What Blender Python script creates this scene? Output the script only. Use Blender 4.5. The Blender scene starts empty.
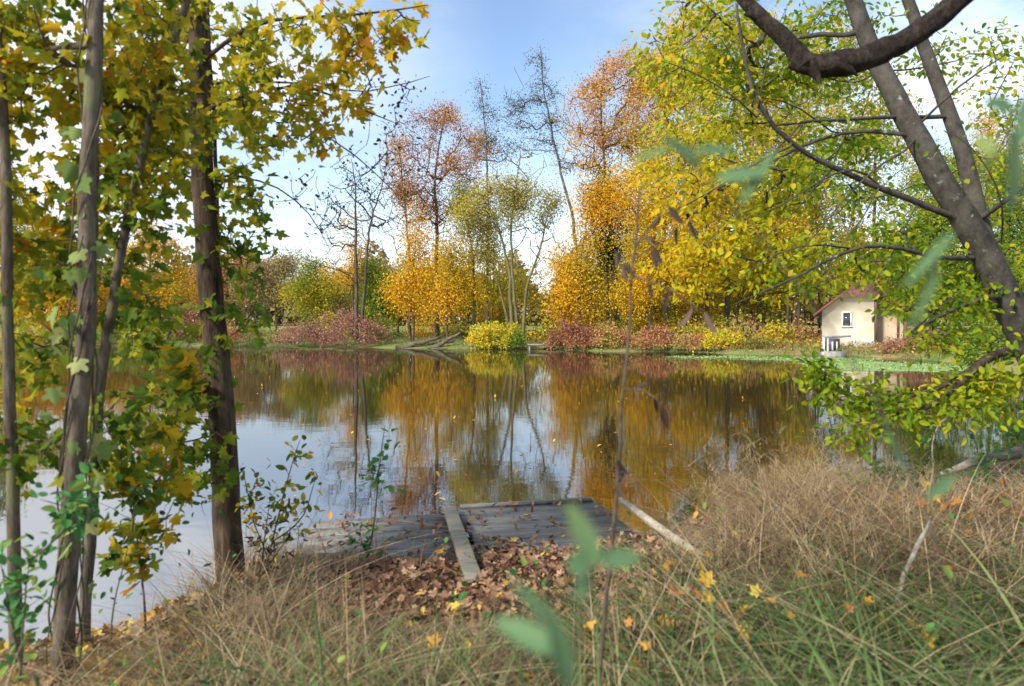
import bpy, math, random
import numpy as np

# ------------------------------------------------------------------ camera, sky, sun, exposure
SC = bpy.context.scene
COL = SC.collection
F, CX, HY, CH = 683.0, 512.0, 320.0, 2.0      # focal length in pixels, principal column, horizon row, eye height over the water

cam_d = bpy.data.cameras.new('camera'); cam = bpy.data.objects.new('camera', cam_d); COL.objects.link(cam)
cam.location = (0, 0, CH); cam.rotation_euler = (math.radians(90), 0, 0)
cam_d.sensor_width = 36; cam_d.lens = 36 * F / 1024
cam_d.shift_y = -(343 - HY) / 1024
cam_d.clip_start = 0.05; cam_d.clip_end = 2000
cam_d.dof.use_dof = True; cam_d.dof.focus_distance = 24; cam_d.dof.aperture_fstop = 2.3
SC.camera = cam

SUN_EL, SUN_AZ = math.radians(36), math.atan2(-0.75, -0.65)     # behind the camera, to the left
world = bpy.data.worlds.new('World'); SC.world = world; world.use_nodes = True
wn, wl = world.node_tree.nodes, world.node_tree.links
wn.clear()
w_out = wn.new('ShaderNodeOutputWorld'); w_bg = wn.new('ShaderNodeBackground')
w_sky = wn.new('ShaderNodeTexSky'); w_sky.sky_type = 'NISHITA'; w_sky.sun_disc = False
w_sky.sun_elevation = SUN_EL; w_sky.sun_rotation = SUN_AZ
w_sky.air_density = 1.0; w_sky.dust_density = 0.6; w_sky.ozone_density = 1.4
w_tc = wn.new('ShaderNodeTexCoord')
w_map = wn.new('ShaderNodeMapping'); w_map.inputs['Scale'].default_value = (1, 1, 2.2); w_map.inputs['Location'].default_value = (0.3, 0.1, 0.0)
w_noise = wn.new('ShaderNodeTexNoise'); w_noise.inputs['Scale'].default_value = 2.3; w_noise.inputs['Detail'].default_value = 7; w_noise.inputs['Roughness'].default_value = 0.58
w_ramp = wn.new('ShaderNodeValToRGB')
w_ramp.color_ramp.elements[0].position = 0.40; w_ramp.color_ramp.elements[0].color = (0, 0, 0, 1)
w_ramp.color_ramp.elements[1].position = 0.62; w_ramp.color_ramp.elements[1].color = (1, 1, 1, 1)
w_mix = wn.new('ShaderNodeMix'); w_mix.data_type = 'RGBA'
w_mix.inputs[7].default_value = (5.6, 5.75, 6.15, 1)
w_sep = wn.new('ShaderNodeSeparateXYZ')
# thin cloud is thicker towards the horizon, thinner in the middle of the view
w_hor = wn.new('ShaderNodeMapRange'); w_hor.inputs[1].default_value = 0.02; w_hor.inputs[2].default_value = 0.30; w_hor.inputs[3].default_value = 0.52; w_hor.inputs[4].default_value = 0.0
w_add = wn.new('ShaderNodeMath'); w_add.operation = 'MAXIMUM'; w_add.use_clamp = True
w_mul = wn.new('ShaderNodeMath'); w_mul.operation = 'MULTIPLY'; w_mul.inputs[1].default_value = 0.85
w_side = wn.new('ShaderNodeMapRange'); w_side.inputs[1].default_value = 0.02; w_side.inputs[2].default_value = 0.42; w_side.inputs[3].default_value = 0.0; w_side.inputs[4].default_value = 1.0
w_abs = wn.new('ShaderNodeMath'); w_abs.operation = 'ABSOLUTE'
w_mul2 = wn.new('ShaderNodeMath'); w_mul2.operation = 'MULTIPLY'
wl.new(w_tc.outputs['Generated'], w_map.inputs['Vector']); wl.new(w_map.outputs[0], w_noise.inputs['Vector'])
wl.new(w_noise.outputs[0], w_ramp.inputs[0]); wl.new(w_tc.outputs['Generated'], w_sep.inputs[0])
wl.new(w_sep.outputs[2], w_hor.inputs[0]); wl.new(w_sep.outputs[0], w_abs.inputs[0]); wl.new(w_abs.outputs[0], w_side.inputs[0])
wl.new(w_ramp.outputs[0], w_mul.inputs[0]); wl.new(w_mul.outputs[0], w_mul2.inputs[0]); wl.new(w_side.outputs[0], w_mul2.inputs[1])
wl.new(w_mul2.outputs[0], w_add.inputs[0]); wl.new(w_hor.outputs[0], w_add.inputs[1])
w_left = wn.new('ShaderNodeMapRange'); w_left.inputs[1].default_value = -.32; w_left.inputs[2].default_value = -.5; w_left.inputs[3].default_value = 0; w_left.inputs[4].default_value = .85
w_max = wn.new('ShaderNodeMath'); w_max.operation = 'MAXIMUM'
wl.new(w_sep.outputs[0], w_left.inputs[0]); wl.new(w_left.outputs[0], w_max.inputs[0]); wl.new(w_add.outputs[0], w_max.inputs[1])
wl.new(w_sky.outputs[0], w_mix.inputs[6]); wl.new(w_max.outputs[0], w_mix.inputs[0])
wl.new(w_mix.outputs[2], w_bg.inputs[0]); w_bg.inputs[1].default_value = 0.12
wl.new(w_bg.outputs[0], w_out.inputs[0])

sun_d = bpy.data.lights.new('sun', 'SUN'); sun = bpy.data.objects.new('sun', sun_d); COL.objects.link(sun)
sun_d.energy = 3.0; sun_d.angle = math.radians(7); sun_d.color = (1.0, 0.95, 0.87)
sun.rotation_euler = (math.radians(90) - SUN_EL, 0, math.pi - SUN_AZ)
sun.location = (0, 0, 40)

SC.view_settings.view_transform = 'Standard'; SC.view_settings.look = 'None'
SC.view_settings.gamma = 1; SC.view_settings.exposure = 1.08; SC.view_settings.use_curve_mapping = False
SC.render.engine = 'CYCLES'
SC.cycles.max_bounces = 8; SC.cycles.diffuse_bounces = 3; SC.cycles.transmission_bounces = 4; SC.cycles.transparent_max_bounces = 4
SC.cycles.use_denoising = True

# ------------------------------------------------------------------ helpers
def P(px, py, Y):
    """point that stands at depth Y on the line of sight through a pixel of the photograph"""
    return np.array([(px - CX) / F * Y, Y, CH + (HY - py) / F * Y])

def nrm(v):
    v = np.asarray(v, float)
    return v / (np.linalg.norm(v, axis=-1, keepdims=True) + 1e-9)

class MB:
    """collects vertices and faces, then links them as ONE mesh object"""
    def __init__(self):
        self.v, self.f, self.t, self.n = [], [], [], 0
    def add(self, v, faces, tint=None):
        v = np.asarray(v, float).reshape(-1, 3); faces = np.asarray(faces, int)
        self.v.append(v); self.f.append(faces + self.n)
        self.t.append(np.full(len(faces), 0.5) if tint is None else np.broadcast_to(np.asarray(tint, float), (len(faces),)))
        self.n += len(v)
    def box(self, c, s, rz=0.0, rx=0.0, ry=0.0):
        c = np.asarray(c, float); hx, hy, hz = np.asarray(s, float) / 2
        v = np.array([[x, y, z] for x in (-hx, hx) for y in (-hy, hy) for z in (-hz, hz)])
        if rx: a, b = math.cos(rx), math.sin(rx); v = v @ np.array([[1, 0, 0], [0, a, b], [0, -b, a]])
        if ry: a, b = math.cos(ry), math.sin(ry); v = v @ np.array([[a, 0, -b], [0, 1, 0], [b, 0, a]])
        if rz: a, b = math.cos(rz), math.sin(rz); v = v @ np.array([[a, b, 0], [-b, a, 0], [0, 0, 1]])
        self.add(v + c, [[0, 1, 3, 2], [4, 6, 7, 5], [0, 4, 5, 1], [2, 3, 7, 6], [0, 2, 6, 4], [1, 5, 7, 3]])
        return self
    def tube(self, pts, rad, k=6, cap=False, wob=0.0, rng=None):
        pts = np.asarray(pts, float); n = len(pts)
        rad = np.broadcast_to(np.asarray(rad, float), (n,))
        t = nrm(np.gradient(pts, axis=0))
        m = np.abs(t.mean(0)); ref = np.eye(3)[int(np.argmin(m))]
        u = nrm(np.cross(t, ref)); w = np.cross(t, u)
        a = np.arange(k) * 2 * math.pi / k
        R = rad[:, None] * np.ones(k)
        if wob and rng is not None: R = R * (1 + wob * rng.standard_normal((n, k)))
        v = pts[:, None] + R[:, :, None] * (np.cos(a)[None, :, None] * u[:, None] + np.sin(a)[None, :, None] * w[:, None])
        i = np.arange(n - 1)[:, None] * k; j = np.arange(k)[None]; j2 = (j + 1) % k
        q = np.stack([i + j, i + j2, i + k + j2, i + k + j], -1).reshape(-1, 4)
        self.add(v, q)
        if cap:
            base = self.n - n * k
            for st in (0, (n - 1) * k):
                self.f.append(np.arange(k)[None] + base + st); self.t.append(np.array([0.5]))
        return self
    def build(self, name, mat, parent=None, smooth=False):
        me = bpy.data.meshes.new(name)
        v = np.concatenate(self.v)
        me.vertices.add(len(v)); me.vertices.foreach_set('co', v.astype(np.float32).ravel())
        lp = np.concatenate([f.ravel() for f in self.f]).astype(np.int32)
        sz = np.concatenate([np.full(len(f), f.shape[1]) for f in self.f])
        st = np.concatenate([[0], np.cumsum(sz)[:-1]]).astype(np.int32)
        me.loops.add(len(lp)); me.loops.foreach_set('vertex_index', lp)
        me.polygons.add(len(sz)); me.polygons.foreach_set('loop_start', st)
        if smooth: me.polygons.foreach_set('use_smooth', np.ones(len(sz), bool))
        me.update(calc_edges=True)
        at = me.attributes.new('tint', 'FLOAT', 'FACE'); at.data.foreach_set('value', np.concatenate(self.t).astype(np.float32))
        me.materials.append(mat)
        o = bpy.data.objects.new(name, me); COL.objects.link(o)
        if parent is not None:
            o.parent = parent
            o.matrix_parent_inverse = parent.matrix_basis.inverted()
        return o

def tag(o, label=None, cat=None, group=None, kind=None):
    if label: o['label'] = label
    if cat: o['category'] = cat
    if group: o['group'] = group
    if kind: o['kind'] = kind
    return o

def thing(name, loc, label, cat, group=None):
    o = bpy.data.objects.new(name, None); COL.objects.link(o)
    o.location = [float(c) for c in loc]; o.empty_display_size = 0.3
    bpy.context.view_layer.update() if False else None
    return tag(o, label, cat, group)

# leaf outlines: (vertices, faces), stem at the origin, tip at +y
def halves(h, fold):
    r = [(x, y, fold * abs(x)) for x, y in h]
    l = [(-x, y, fold * abs(x)) for x, y in h[1:-1]]
    n = len(h)
    f = [list(range(n)), [0] + [n - 1] + [n + i for i in range(n - 2)][::-1]]
    return np.array(r + l), f
MAPLE = halves([(0, .05), (.16, -.02), (.36, -.03), (.46, .08), (.36, .18), (.32, .29), (.50, .36), (.62, .52), (.56, .68), (.42, .62), (.24, .60), (.24, .74), (.13, .84), (0, 1.04)], .28)
MAPLE_S = (np.concatenate([MAPLE[0] + np.array([0, .45, 0]), np.array([(-.018, 0, 0), (.018, 0, 0), (.014, .5, 0), (-.014, .5, 0)])]), MAPLE[1] + [[len(MAPLE[0]) + i for i in range(4)]])
OVAL = halves([(0, 0), (.2, .2), (.28, .45), (.2, .78), (0, 1)], .3)
OAK = halves([(0, 0), (.12, .15), (.22, .3), (.15, .42), (.3, .6), (.2, .75), (.2, .9), (0, 1)], .35)
FAR = (np.array([(0, 0, 0), (.36, .5, .1), (0, 1, 0), (-.36, .5, .1)], float), [[0, 1, 2, 3]])
HANG = halves([(0, 0), (.1, .2), (.15, .45), (.1, .8), (0, 1)], .9)

def leaves(mb, pos, size, rng, tmpl, d=None, spread=0.6, up=0.5, tint=None, curl=0.0):
    """scatter one leaf at each position; d = main direction of the blade, up = how much the blade faces the sky"""
    N = len(pos)
    if N == 0: return
    T, faces = tmpl
    g = rng.standard_normal((N, 3))
    y = nrm(g * spread + (0 if d is None else d))
    nn = rng.standard_normal((N, 3)) * (1 - up) + np.array([0, 0, 1.0]) * up
    x = nrm(np.cross(y, nn)); z = np.cross(x, y)
    s = np.broadcast_to(np.asarray(size, float), (N,))
    Tl = np.broadcast_to(T, (N,) + T.shape).copy()
    if curl: Tl[:, :, 2] -= (curl * rng.uniform(0, 1, N))[:, None] * Tl[:, :, 1] ** 2
    v = pos[:, None] + s[:, None, None] * (Tl[:, :, 0:1] * x[:, None] + Tl[:, :, 1:2] * y[:, None] + Tl[:, :, 2:3] * z[:, None])
    if tint is None: tint = rng.uniform(0, 1, N)
    tint = np.clip(tint, 0.001, 0.999)
    M = len(T); off = np.arange(N)[:, None] * M
    mb.v.append(v.reshape(-1, 3))
    for f in faces:
        mb.f.append(off + np.array(f)[None] + mb.n); mb.t.append(tint)
    mb.n += N * M

# ------------------------------------------------------------------ materials
def new_mat(name):
    m = bpy.data.materials.new(name); m.use_nodes = True
    nt = m.node_tree; nt.nodes.clear()
    return m, nt, nt.nodes.new('ShaderNodeOutputMaterial')

def ramp(nt, stops):
    r = nt.nodes.new('ShaderNodeValToRGB'); e = r.color_ramp.elements
    while len(e) < len(stops): e.new(0.5)
    for i, (p, c) in enumerate(stops):
        e[i].position = p; e[i].color = (*c, 1)
    return r

def leaf_mat(name, stops, trans=0.35, rough=0.6, spec=0.1, blotch=0.25):
    m, nt, out = new_mat(name)
    at = nt.nodes.new('ShaderNodeAttribute'); at.attribute_name = 'tint'
    geo = nt.nodes.new('ShaderNodeNewGeometry')
    no = nt.nodes.new('ShaderNodeTexNoise'); no.inputs['Scale'].default_value = 14; no.inputs['Detail'].default_value = 2
    nt.links.new(geo.outputs['Position'], no.inputs['Vector'])
    ma = nt.nodes.new('ShaderNodeMath'); ma.operation = 'MULTIPLY_ADD'; ma.inputs[1].default_value = blotch; 
    sub = nt.nodes.new('ShaderNodeMath'); sub.operation = 'SUBTRACT'; sub.inputs[1].default_value = 0.5
    nt.links.new(no.outputs[0], sub.inputs[0]); nt.links.new(sub.outputs[0], ma.inputs[0]); nt.links.new(at.outputs['Fac'], ma.inputs[2])
    r = ramp(nt, stops); nt.links.new(ma.outputs[0], r.inputs[0])
    p = nt.nodes.new('ShaderNodeBsdfPrincipled'); p.inputs['Roughness'].default_value = rough
    p.inputs['Specular IOR Level'].default_value = spec
    t = nt.nodes.new('ShaderNodeBsdfTranslucent')
    mx = nt.nodes.new('ShaderNodeMixShader'); mx.inputs[0].default_value = trans
    nt.links.new(r.outputs[0], p.inputs['Base Color']); nt.links.new(r.outputs[0], t.inputs['Color'])
    nt.links.new(p.outputs[0], mx.inputs[1]); nt.links.new(t.outputs[0], mx.inputs[2]); nt.links.new(mx.outputs[0], out.inputs[0])
    return m

def solid_mat(name, c1, c2, scale=8, detail=6, rough=0.8, bump=0.3, dist=0.02, stretch=(1, 1, 1), c3=None, spec=0.3, lo=0.35, hi=0.65):
    m, nt, out = new_mat(name)
    tc = nt.nodes.new('ShaderNodeTexCoord'); mp = nt.nodes.new('ShaderNodeMapping'); mp.inputs['Scale'].default_value = stretch
    no = nt.nodes.new('ShaderNodeTexNoise'); no.inputs['Scale'].default_value = scale; no.inputs['Detail'].default_value = detail; no.inputs['Roughness'].default_value = 0.62
    nt.links.new(tc.outputs['Object'], mp.inputs[0]); nt.links.new(mp.outputs[0], no.inputs['Vector'])
    st = [(lo, c1), (hi, c2)]
    if c3: st.append((min(0.98, hi + 0.13), c3))
    r = ramp(nt, st); nt.links.new(no.outputs[0], r.inputs[0])
    p = nt.nodes.new('ShaderNodeBsdfPrincipled'); p.inputs['Roughness'].default_value = rough; p.inputs['Specular IOR Level'].default_value = spec
    nt.links.new(r.outputs[0], p.inputs['Base Color'])
    if bump:
        b = nt.nodes.new('ShaderNodeBump'); b.inputs['Strength'].default_value = bump; b.inputs['Distance'].default_value = dist
        nt.links.new(no.outputs[0], b.inputs['Height']); nt.links.new(b.outputs[0], p.inputs['Normal'])
    nt.links.new(p.outputs[0], out.inputs[0])
    return m

def bark_mat(name, dark, mid, light, fine=34, fis=.16, bump=1.0, dist=.02, moss=None, moss_at=.62, spots=None):
    m, nt, out = new_mat(name); L = nt.links
    tc = nt.nodes.new('ShaderNodeTexCoord'); mp = nt.nodes.new('ShaderNodeMapping'); mp.inputs['Scale'].default_value = (1, 1, fis)
    a = nt.nodes.new('ShaderNodeTexNoise'); a.inputs['Scale'].default_value = fine; a.inputs['Detail'].default_value = 7; a.inputs['Roughness'].default_value = .7; a.inputs['Distortion'].default_value = .4
    b = nt.nodes.new('ShaderNodeTexNoise'); b.inputs['Scale'].default_value = 5; b.inputs['Detail'].default_value = 5
    L.new(tc.outputs['Object'], mp.inputs[0]); L.new(mp.outputs[0], a.inputs['Vector']); L.new(tc.outputs['Object'], b.inputs['Vector'])
    mx = nt.nodes.new('ShaderNodeMix'); mx.data_type = 'FLOAT'; mx.inputs[0].default_value = .35
    L.new(a.outputs[0], mx.inputs[2]); L.new(b.outputs[0], mx.inputs[3])
    r = ramp(nt, [(.36, dark), (.5, mid), (.66, light)]); L.new(mx.outputs[0], r.inputs[0]); col = r.outputs[0]
    if moss:
        c = nt.nodes.new('ShaderNodeTexNoise'); c.inputs['Scale'].default_value = 2.2 if not spots else 16; c.inputs['Detail'].default_value = 6
        L.new(tc.outputs['Object'], c.inputs['Vector'])
        mr = nt.nodes.new('ShaderNodeMapRange'); mr.inputs[1].default_value = moss_at; mr.inputs[2].default_value = moss_at + .08; L.new(c.outputs[0], mr.inputs[0])
        m2 = nt.nodes.new('ShaderNodeMix'); m2.data_type = 'RGBA'; m2.inputs[7].default_value = (*moss, 1)
        L.new(mr.outputs[0], m2.inputs[0]); L.new(col, m2.inputs[6]); col = m2.outputs[2]
    p = nt.nodes.new('ShaderNodeBsdfPrincipled'); p.inputs['Roughness'].default_value = .92; p.inputs['Specular IOR Level'].default_value = .15
    L.new(col, p.inputs['Base Color'])
    bu = nt.nodes.new('ShaderNodeBump'); bu.inputs['Strength'].default_value = bump; bu.inputs['Distance'].default_value = dist
    L.new(mx.outputs[0], bu.inputs['Height']); L.new(bu.outputs[0], p.inputs['Normal']); L.new(p.outputs[0], out.inputs[0])
    return m
# bark
BARK_DARK = bark_mat('bark_dark', (.018, .012, .008), (.075, .052, .034), (.15, .11, .075), 30, .16, 1.0, .05, moss=(.09, .085, .03), moss_at=.60)
BARK_GREY = bark_mat('bark_grey', (.045, .034, .024), (.115, .092, .064), (.21, .175, .13), 46, .2, .9, .02, moss=(.15, .15, .075), moss_at=.58)
BARK_BEECH = bark_mat('bark_beech', (.03, .026, .021), (.065, .058, .047), (.10, .093, .08), 14, .8, .7, .02, moss=(.24, .24, .22), moss_at=.655, spots=True)
BARK_FAR = solid_mat('bark_far', (.04, .032, .024), (.11, .09, .065), 3, 4, .9, .2, .03, (1, 1, .3))
BARK_OLIVE = solid_mat('bark_olive', (.08, .07, .03), (.17, .15, .07), 3, 4, .9, .2, .03, (1, 1, .3))
BARK_PINE = solid_mat('bark_pine', (.07, .06, .05), (.16, .13, .10), 3, 4, .9, .2, .03, (1, 1, .3))
DEADWOOD = bark_mat('dead_wood', (.012, .009, .007), (.042, .032, .025), (.10, .085, .065), 30, .6, 1.0, .09, moss=(.12, .12, .045), moss_at=.6)
STICK = solid_mat('weathered_stick', (.13, .11, .085), (.29, .26, .21), 16, 6, .8, .4, .005, (1, 1, 1))
PALE_POLE = solid_mat('pale_pole_wood', (.24, .20, .14), (.44, .39, .30), 20, 6, .7, .3, .004, (1, 1, 1))
TWIG_RED = solid_mat('red_twig', (.10, .04, .035), (.20, .09, .07), 4, 3, .8, 0)
STEM_GREEN = solid_mat('green_stem', (.06, .07, .03), (.12, .11, .06), 20, 3, .7, 0)
STEM_BROWN = solid_mat('brown_stem', (.045, .033, .022), (.11, .083, .055), 20, 3, .8, 0)
# foliage
G = dict
L_MAPLE_G = leaf_mat('maple_green_yellow', [(0, (.05, .11, .015)), (.30, (.12, .19, .02)), (.5, (.32, .32, .025)), (.7, (.58, .44, .025)), (.9, (.62, .34, .02)), (1, (.45, .18, .02))], .55)
L_MAPLE_O = leaf_mat('maple_yellow_orange', [(0, (.12, .17, .02)), (.2, (.34, .30, .02)), (.5, (.60, .36, .02)), (.8, (.60, .25, .02)), (1, (.34, .12, .02))], .42)
L_VINE = leaf_mat('vine_pale_green', [(0, (.13, .22, .05)), (.6, (.25, .33, .10)), (1, (.42, .42, .16))], .4)
L_BEECH = leaf_mat('beech_green_yellow', [(0, (.08, .17, .015)), (.25, (.20, .32, .02)), (.5, (.46, .46, .025)), (.75, (.72, .52, .02)), (.93, (.70, .36, .02)), (1, (.45, .18, .02))], .55)
L_GREEN = leaf_mat('fresh_green', [(0, (.045, .15, .045)), (.6, (.09, .24, .06)), (1, (.25, .32, .06))], .35)
L_SPRAY = leaf_mat('blue_green_leaf', [(0, (.09, .18, .09)), (.55, (.15, .26, .12)), (1, (.32, .38, .09))], .4, blotch=.5)
L_DEAD = leaf_mat('dead_brown_leaf', [(0, (.035, .022, .017)), (.6, (.075, .046, .033)), (1, (.14, .095, .065))], .15)
L_GOLD = leaf_mat('far_golden', [(0, (.28, .23, .02)), (.3, (.54, .36, .02)), (.6, (.74, .44, .025)), (.85, (.72, .32, .02)), (1, (.50, .17, .02))], .35)
L_YELLOW = leaf_mat('far_yellow_green', [(0, (.12, .18, .02)), (.35, (.32, .32, .03)), (.65, (.60, .45, .03)), (1, (.72, .36, .025))], .35)
L_RUST = leaf_mat('far_rust', [(0, (.22, .13, .08)), (.35, (.42, .20, .09)), (.7, (.56, .28, .07)), (1, (.62, .38, .07))], .3)
L_OLIVE = leaf_mat('far_olive', [(0, (.17, .16, .035)), (.5, (.34, .30, .055)), (1, (.50, .41, .07))], .3)
L_PINE = leaf_mat('far_pine', [(0, (.055, .08, .055)), (.6, (.10, .13, .085)), (1, (.17, .18, .11))], .1)
L_DARK = leaf_mat('far_dark_green', [(0, (.02, .045, .015)), (.6, (.045, .085, .02)), (1, (.11, .15, .03))], .2)
L_GREENYEL = leaf_mat('far_fresh_green', [(0, (.06, .13, .02)), (.5, (.17, .26, .03)), (1, (.42, .40, .04))], .3)
L_REDSHRUB = leaf_mat('shrub_red', [(0, (.18, .085, .07)), (.5, (.36, .175, .12)), (.85, (.46, .26, .15)), (1, (.40, .33, .11))], .25)
L_PINKMIX = leaf_mat('shrub_red_mixed', [(0, (.22, .085, .055)), (.4, (.42, .18, .09)), (.7, (.48, .28, .10)), (.85, (.28, .29, .06)), (1, (.52, .40, .06))], .25)
L_BUSHYEL = leaf_mat('shrub_yellow', [(0, (.18, .26, .02)), (.4, (.50, .46, .03)), (.75, (.70, .50, .04)), (1, (.62, .25, .08))], .3)
L_DISTANT = leaf_mat('distant_wood_leaf', [(0, (.14, .13, .08)), (.4, (.27, .22, .09)), (.7, (.36, .24, .10)), (1, (.34, .30, .12))], .3)
L_LITTER = leaf_mat('litter_leaf', [(0, (.09, .045, .03)), (.35, (.20, .10, .06)), (.62, (.33, .19, .11)), (.8, (.46, .32, .20)), (.9, (.50, .26, .03)), (1, (.55, .42, .08))], .1, blotch=.12)
L_LITTER_Y = leaf_mat('litter_leaf_yellow', [(0, (.20, .09, .04)), (.4, (.42, .19, .04)), (.75, (.60, .34, .03)), (1, (.62, .46, .07))], .15)
# grass
G_DRY = leaf_mat('dry_grass', [(0, (.085, .05, .028)), (.35, (.26, .175, .092)), (.72, (.48, .36, .20)), (1, (.66, .54, .34))], .3, blotch=.15)
G_SEED = leaf_mat('seed_grass', [(0, (.20, .14, .075)), (.5, (.42, .31, .17)), (1, (.60, .48, .30))], .3, blotch=.15)
G_GREEN = leaf_mat('green_grass', [(0, (.035, .065, .02)), (.4, (.095, .155, .045)), (.72, (.20, .25, .09)), (1, (.46, .40, .21))], .3, blotch=.15)
G_BANK = leaf_mat('far_bank_grass', [(0, (.09, .12, .035)), (.45, (.19, .20, .07)), (.8, (.33, .29, .13)), (1, (.42, .34, .18))], .3)
# built
WOOD_DECK = solid_mat('deck_wood', (.06, .059, .052), (.20, .195, .172), 10, 9, .6, .5, .01, (.35, 5, 2), c3=(.27, .27, .23), spec=.5, lo=.3)
WOOD_LOOSE = solid_mat('loose_plank_wood', (.14, .125, .09), (.28, .25, .19), 14, 8, .65, .4, .005, (4, .5, 2), c3=(.28, .30, .19))
WOOD_POST = solid_mat('post_wood', (.06, .05, .04), (.16, .14, .11), 10, 6, .8, .4, .01, (2, 2, .4))
PLASTER = solid_mat('cream_plaster', (.42, .36, .26), (.58, .51, .38), 1.1, 9, .9, .05, .01)
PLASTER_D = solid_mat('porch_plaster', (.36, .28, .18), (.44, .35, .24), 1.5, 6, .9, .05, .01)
PLINTH = solid_mat('grey_plinth', (.34, .33, .31), (.46, .45, .42), 3, 6, .9, .1, .01)
CONCRETE = solid_mat('concrete', (.16, .15, .13), (.34, .32, .29), 3, 8, .9, .3, .02)
METAL_W = solid_mat('galvanised_rail', (.50, .50, .49), (.64, .64, .62), 6, 4, .5, .05, .005)
METAL_D = solid_mat('dark_metal', (.035, .035, .035), (.09, .085, .08), 6, 5, .6, .1, .005)
TILE = solid_mat('roof_tile', (.065, .034, .025), (.15, .075, .05), 5, 6, .85, .4, .02, (1, 1, 1))
TILE_RED = solid_mat('red_verge', (.19, .05, .04), (.28, .085, .06), 5, 4, .7, .1, .01)
BROWN_WOOD = solid_mat('brown_timber', (.09, .05, .035), (.17, .10, .07), 6, 6, .7, .2, .01, (1, 1, .3))
WHITE_FR = solid_mat('white_frame', (.72, .72, .72), (.82, .82, .81), 4, 3, .5, 0)
GLASS_D = solid_mat('window_glass', (.025, .03, .035), (.05, .055, .06), 2, 2, .06, 0, spec=.8)
DUCKWEED = solid_mat('duckweed', (.17, .26, .08), (.27, .38, .13), 1.6, 9, .85, .3, .01, c3=(.34, .30, .15))

def ground_mat():
    m, nt, out = new_mat('ground_soil')
    geo = nt.nodes.new('ShaderNodeNewGeometry')
    n1 = nt.nodes.new('ShaderNodeTexNoise'); n1.inputs['Scale'].default_value = 0.35; n1.inputs['Detail'].default_value = 6
    n2 = nt.nodes.new('ShaderNodeTexNoise'); n2.inputs['Scale'].default_value = 9; n2.inputs['Detail'].default_value = 8
    for n in (n1, n2): nt.links.new(geo.outputs['Position'], n.inputs['Vector'])
    near = ramp(nt, [(.3, (.055, .038, .026)), (.5, (.13, .088, .058)), (.7, (.20, .145, .095))])
    far = ramp(nt, [(.40, (.10, .15, .04)), (.50, (.19, .22, .07)), (.58, (.28, .21, .09)), (.68, (.36, .17, .07))])
    nt.links.new(n2.outputs[0], near.inputs[0])
    ad = nt.nodes.new('ShaderNodeMix'); ad.data_type = 'FLOAT'; ad.inputs[0].default_value = .45
    nt.links.new(n1.outputs[0], ad.inputs[2]); nt.links.new(n2.outputs[0], ad.inputs[3]); nt.links.new(ad.outputs[0], far.inputs[0])
    sp = nt.nodes.new('ShaderNodeSeparateXYZ'); nt.links.new(geo.outputs['Position'], sp.inputs[0])
    mr = nt.nodes.new('ShaderNodeMapRange'); mr.inputs[1].default_value = 12; mr.inputs[2].default_value = 22
    nt.links.new(sp.outputs[1], mr.inputs[0])
    mx = nt.nodes.new('ShaderNodeMix'); mx.data_type = 'RGBA'
    nt.links.new(mr.outputs[0], mx.inputs[0]); nt.links.new(near.outputs[0], mx.inputs[6]); nt.links.new(far.outputs[0], mx.inputs[7])
    p = nt.nodes.new('ShaderNodeBsdfPrincipled'); p.inputs['Roughness'].default_value = .95; p.inputs['Specular IOR Level'].default_value = .1
    b = nt.nodes.new('ShaderNodeBump'); b.inputs['Strength'].default_value = .8; b.inputs['Distance'].default_value = .05
    nt.links.new(n2.outputs[0], b.inputs['Height']); nt.links.new(b.outputs[0], p.inputs['Normal'])
    nt.links.new(mx.outputs[2], p.inputs['Base Color']); nt.links.new(p.outputs[0], out.inputs[0])
    return m

def water_mat():
    m, nt, out = new_mat('pond_water')
    geo = nt.nodes.new('ShaderNodeNewGeometry')
    mp = nt.nodes.new('ShaderNodeMapping'); mp.inputs['Scale'].default_value = (.55, 1.6, 1)
    nt.links.new(geo.outputs['Position'], mp.inputs[0])
    n1 = nt.nodes.new('ShaderNodeTexNoise'); n1.inputs['Scale'].default_value = 3.2; n1.inputs['Detail'].default_value = 3; n1.inputs['Roughness'].default_value = .5
    n2 = nt.nodes.new('ShaderNodeTexNoise'); n2.inputs['Scale'].default_value = .35; n2.inputs['Detail'].default_value = 2
    nt.links.new(mp.outputs[0], n1.inputs['Vector']); nt.links.new(mp.outputs[0], n2.inputs['Vector'])
    mu = nt.nodes.new('ShaderNodeMath'); mu.operation = 'MULTIPLY'
    nt.links.new(n1.outputs[0], mu.inputs[0]); nt.links.new(n2.outputs[0], mu.inputs[1])
    b = nt.nodes.new('ShaderNodeBump'); b.inputs['Strength'].default_value = .075; b.inputs['Distance'].default_value = .03
    nt.links.new(mu.outputs[0], b.inputs['Height'])
    p = nt.nodes.new('ShaderNodeBsdfPrincipled')
    p.inputs['Base Color'].default_value = (.030, .021, .010, 1); p.inputs['Roughness'].default_value = .02
    p.inputs['IOR'].default_value = 3.0; p.inputs['Specular IOR Level'].default_value = .85
    nt.links.new(b.outputs[0], p.inputs['Normal']); nt.links.new(p.outputs[0], out.inputs[0])
    return m

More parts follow.
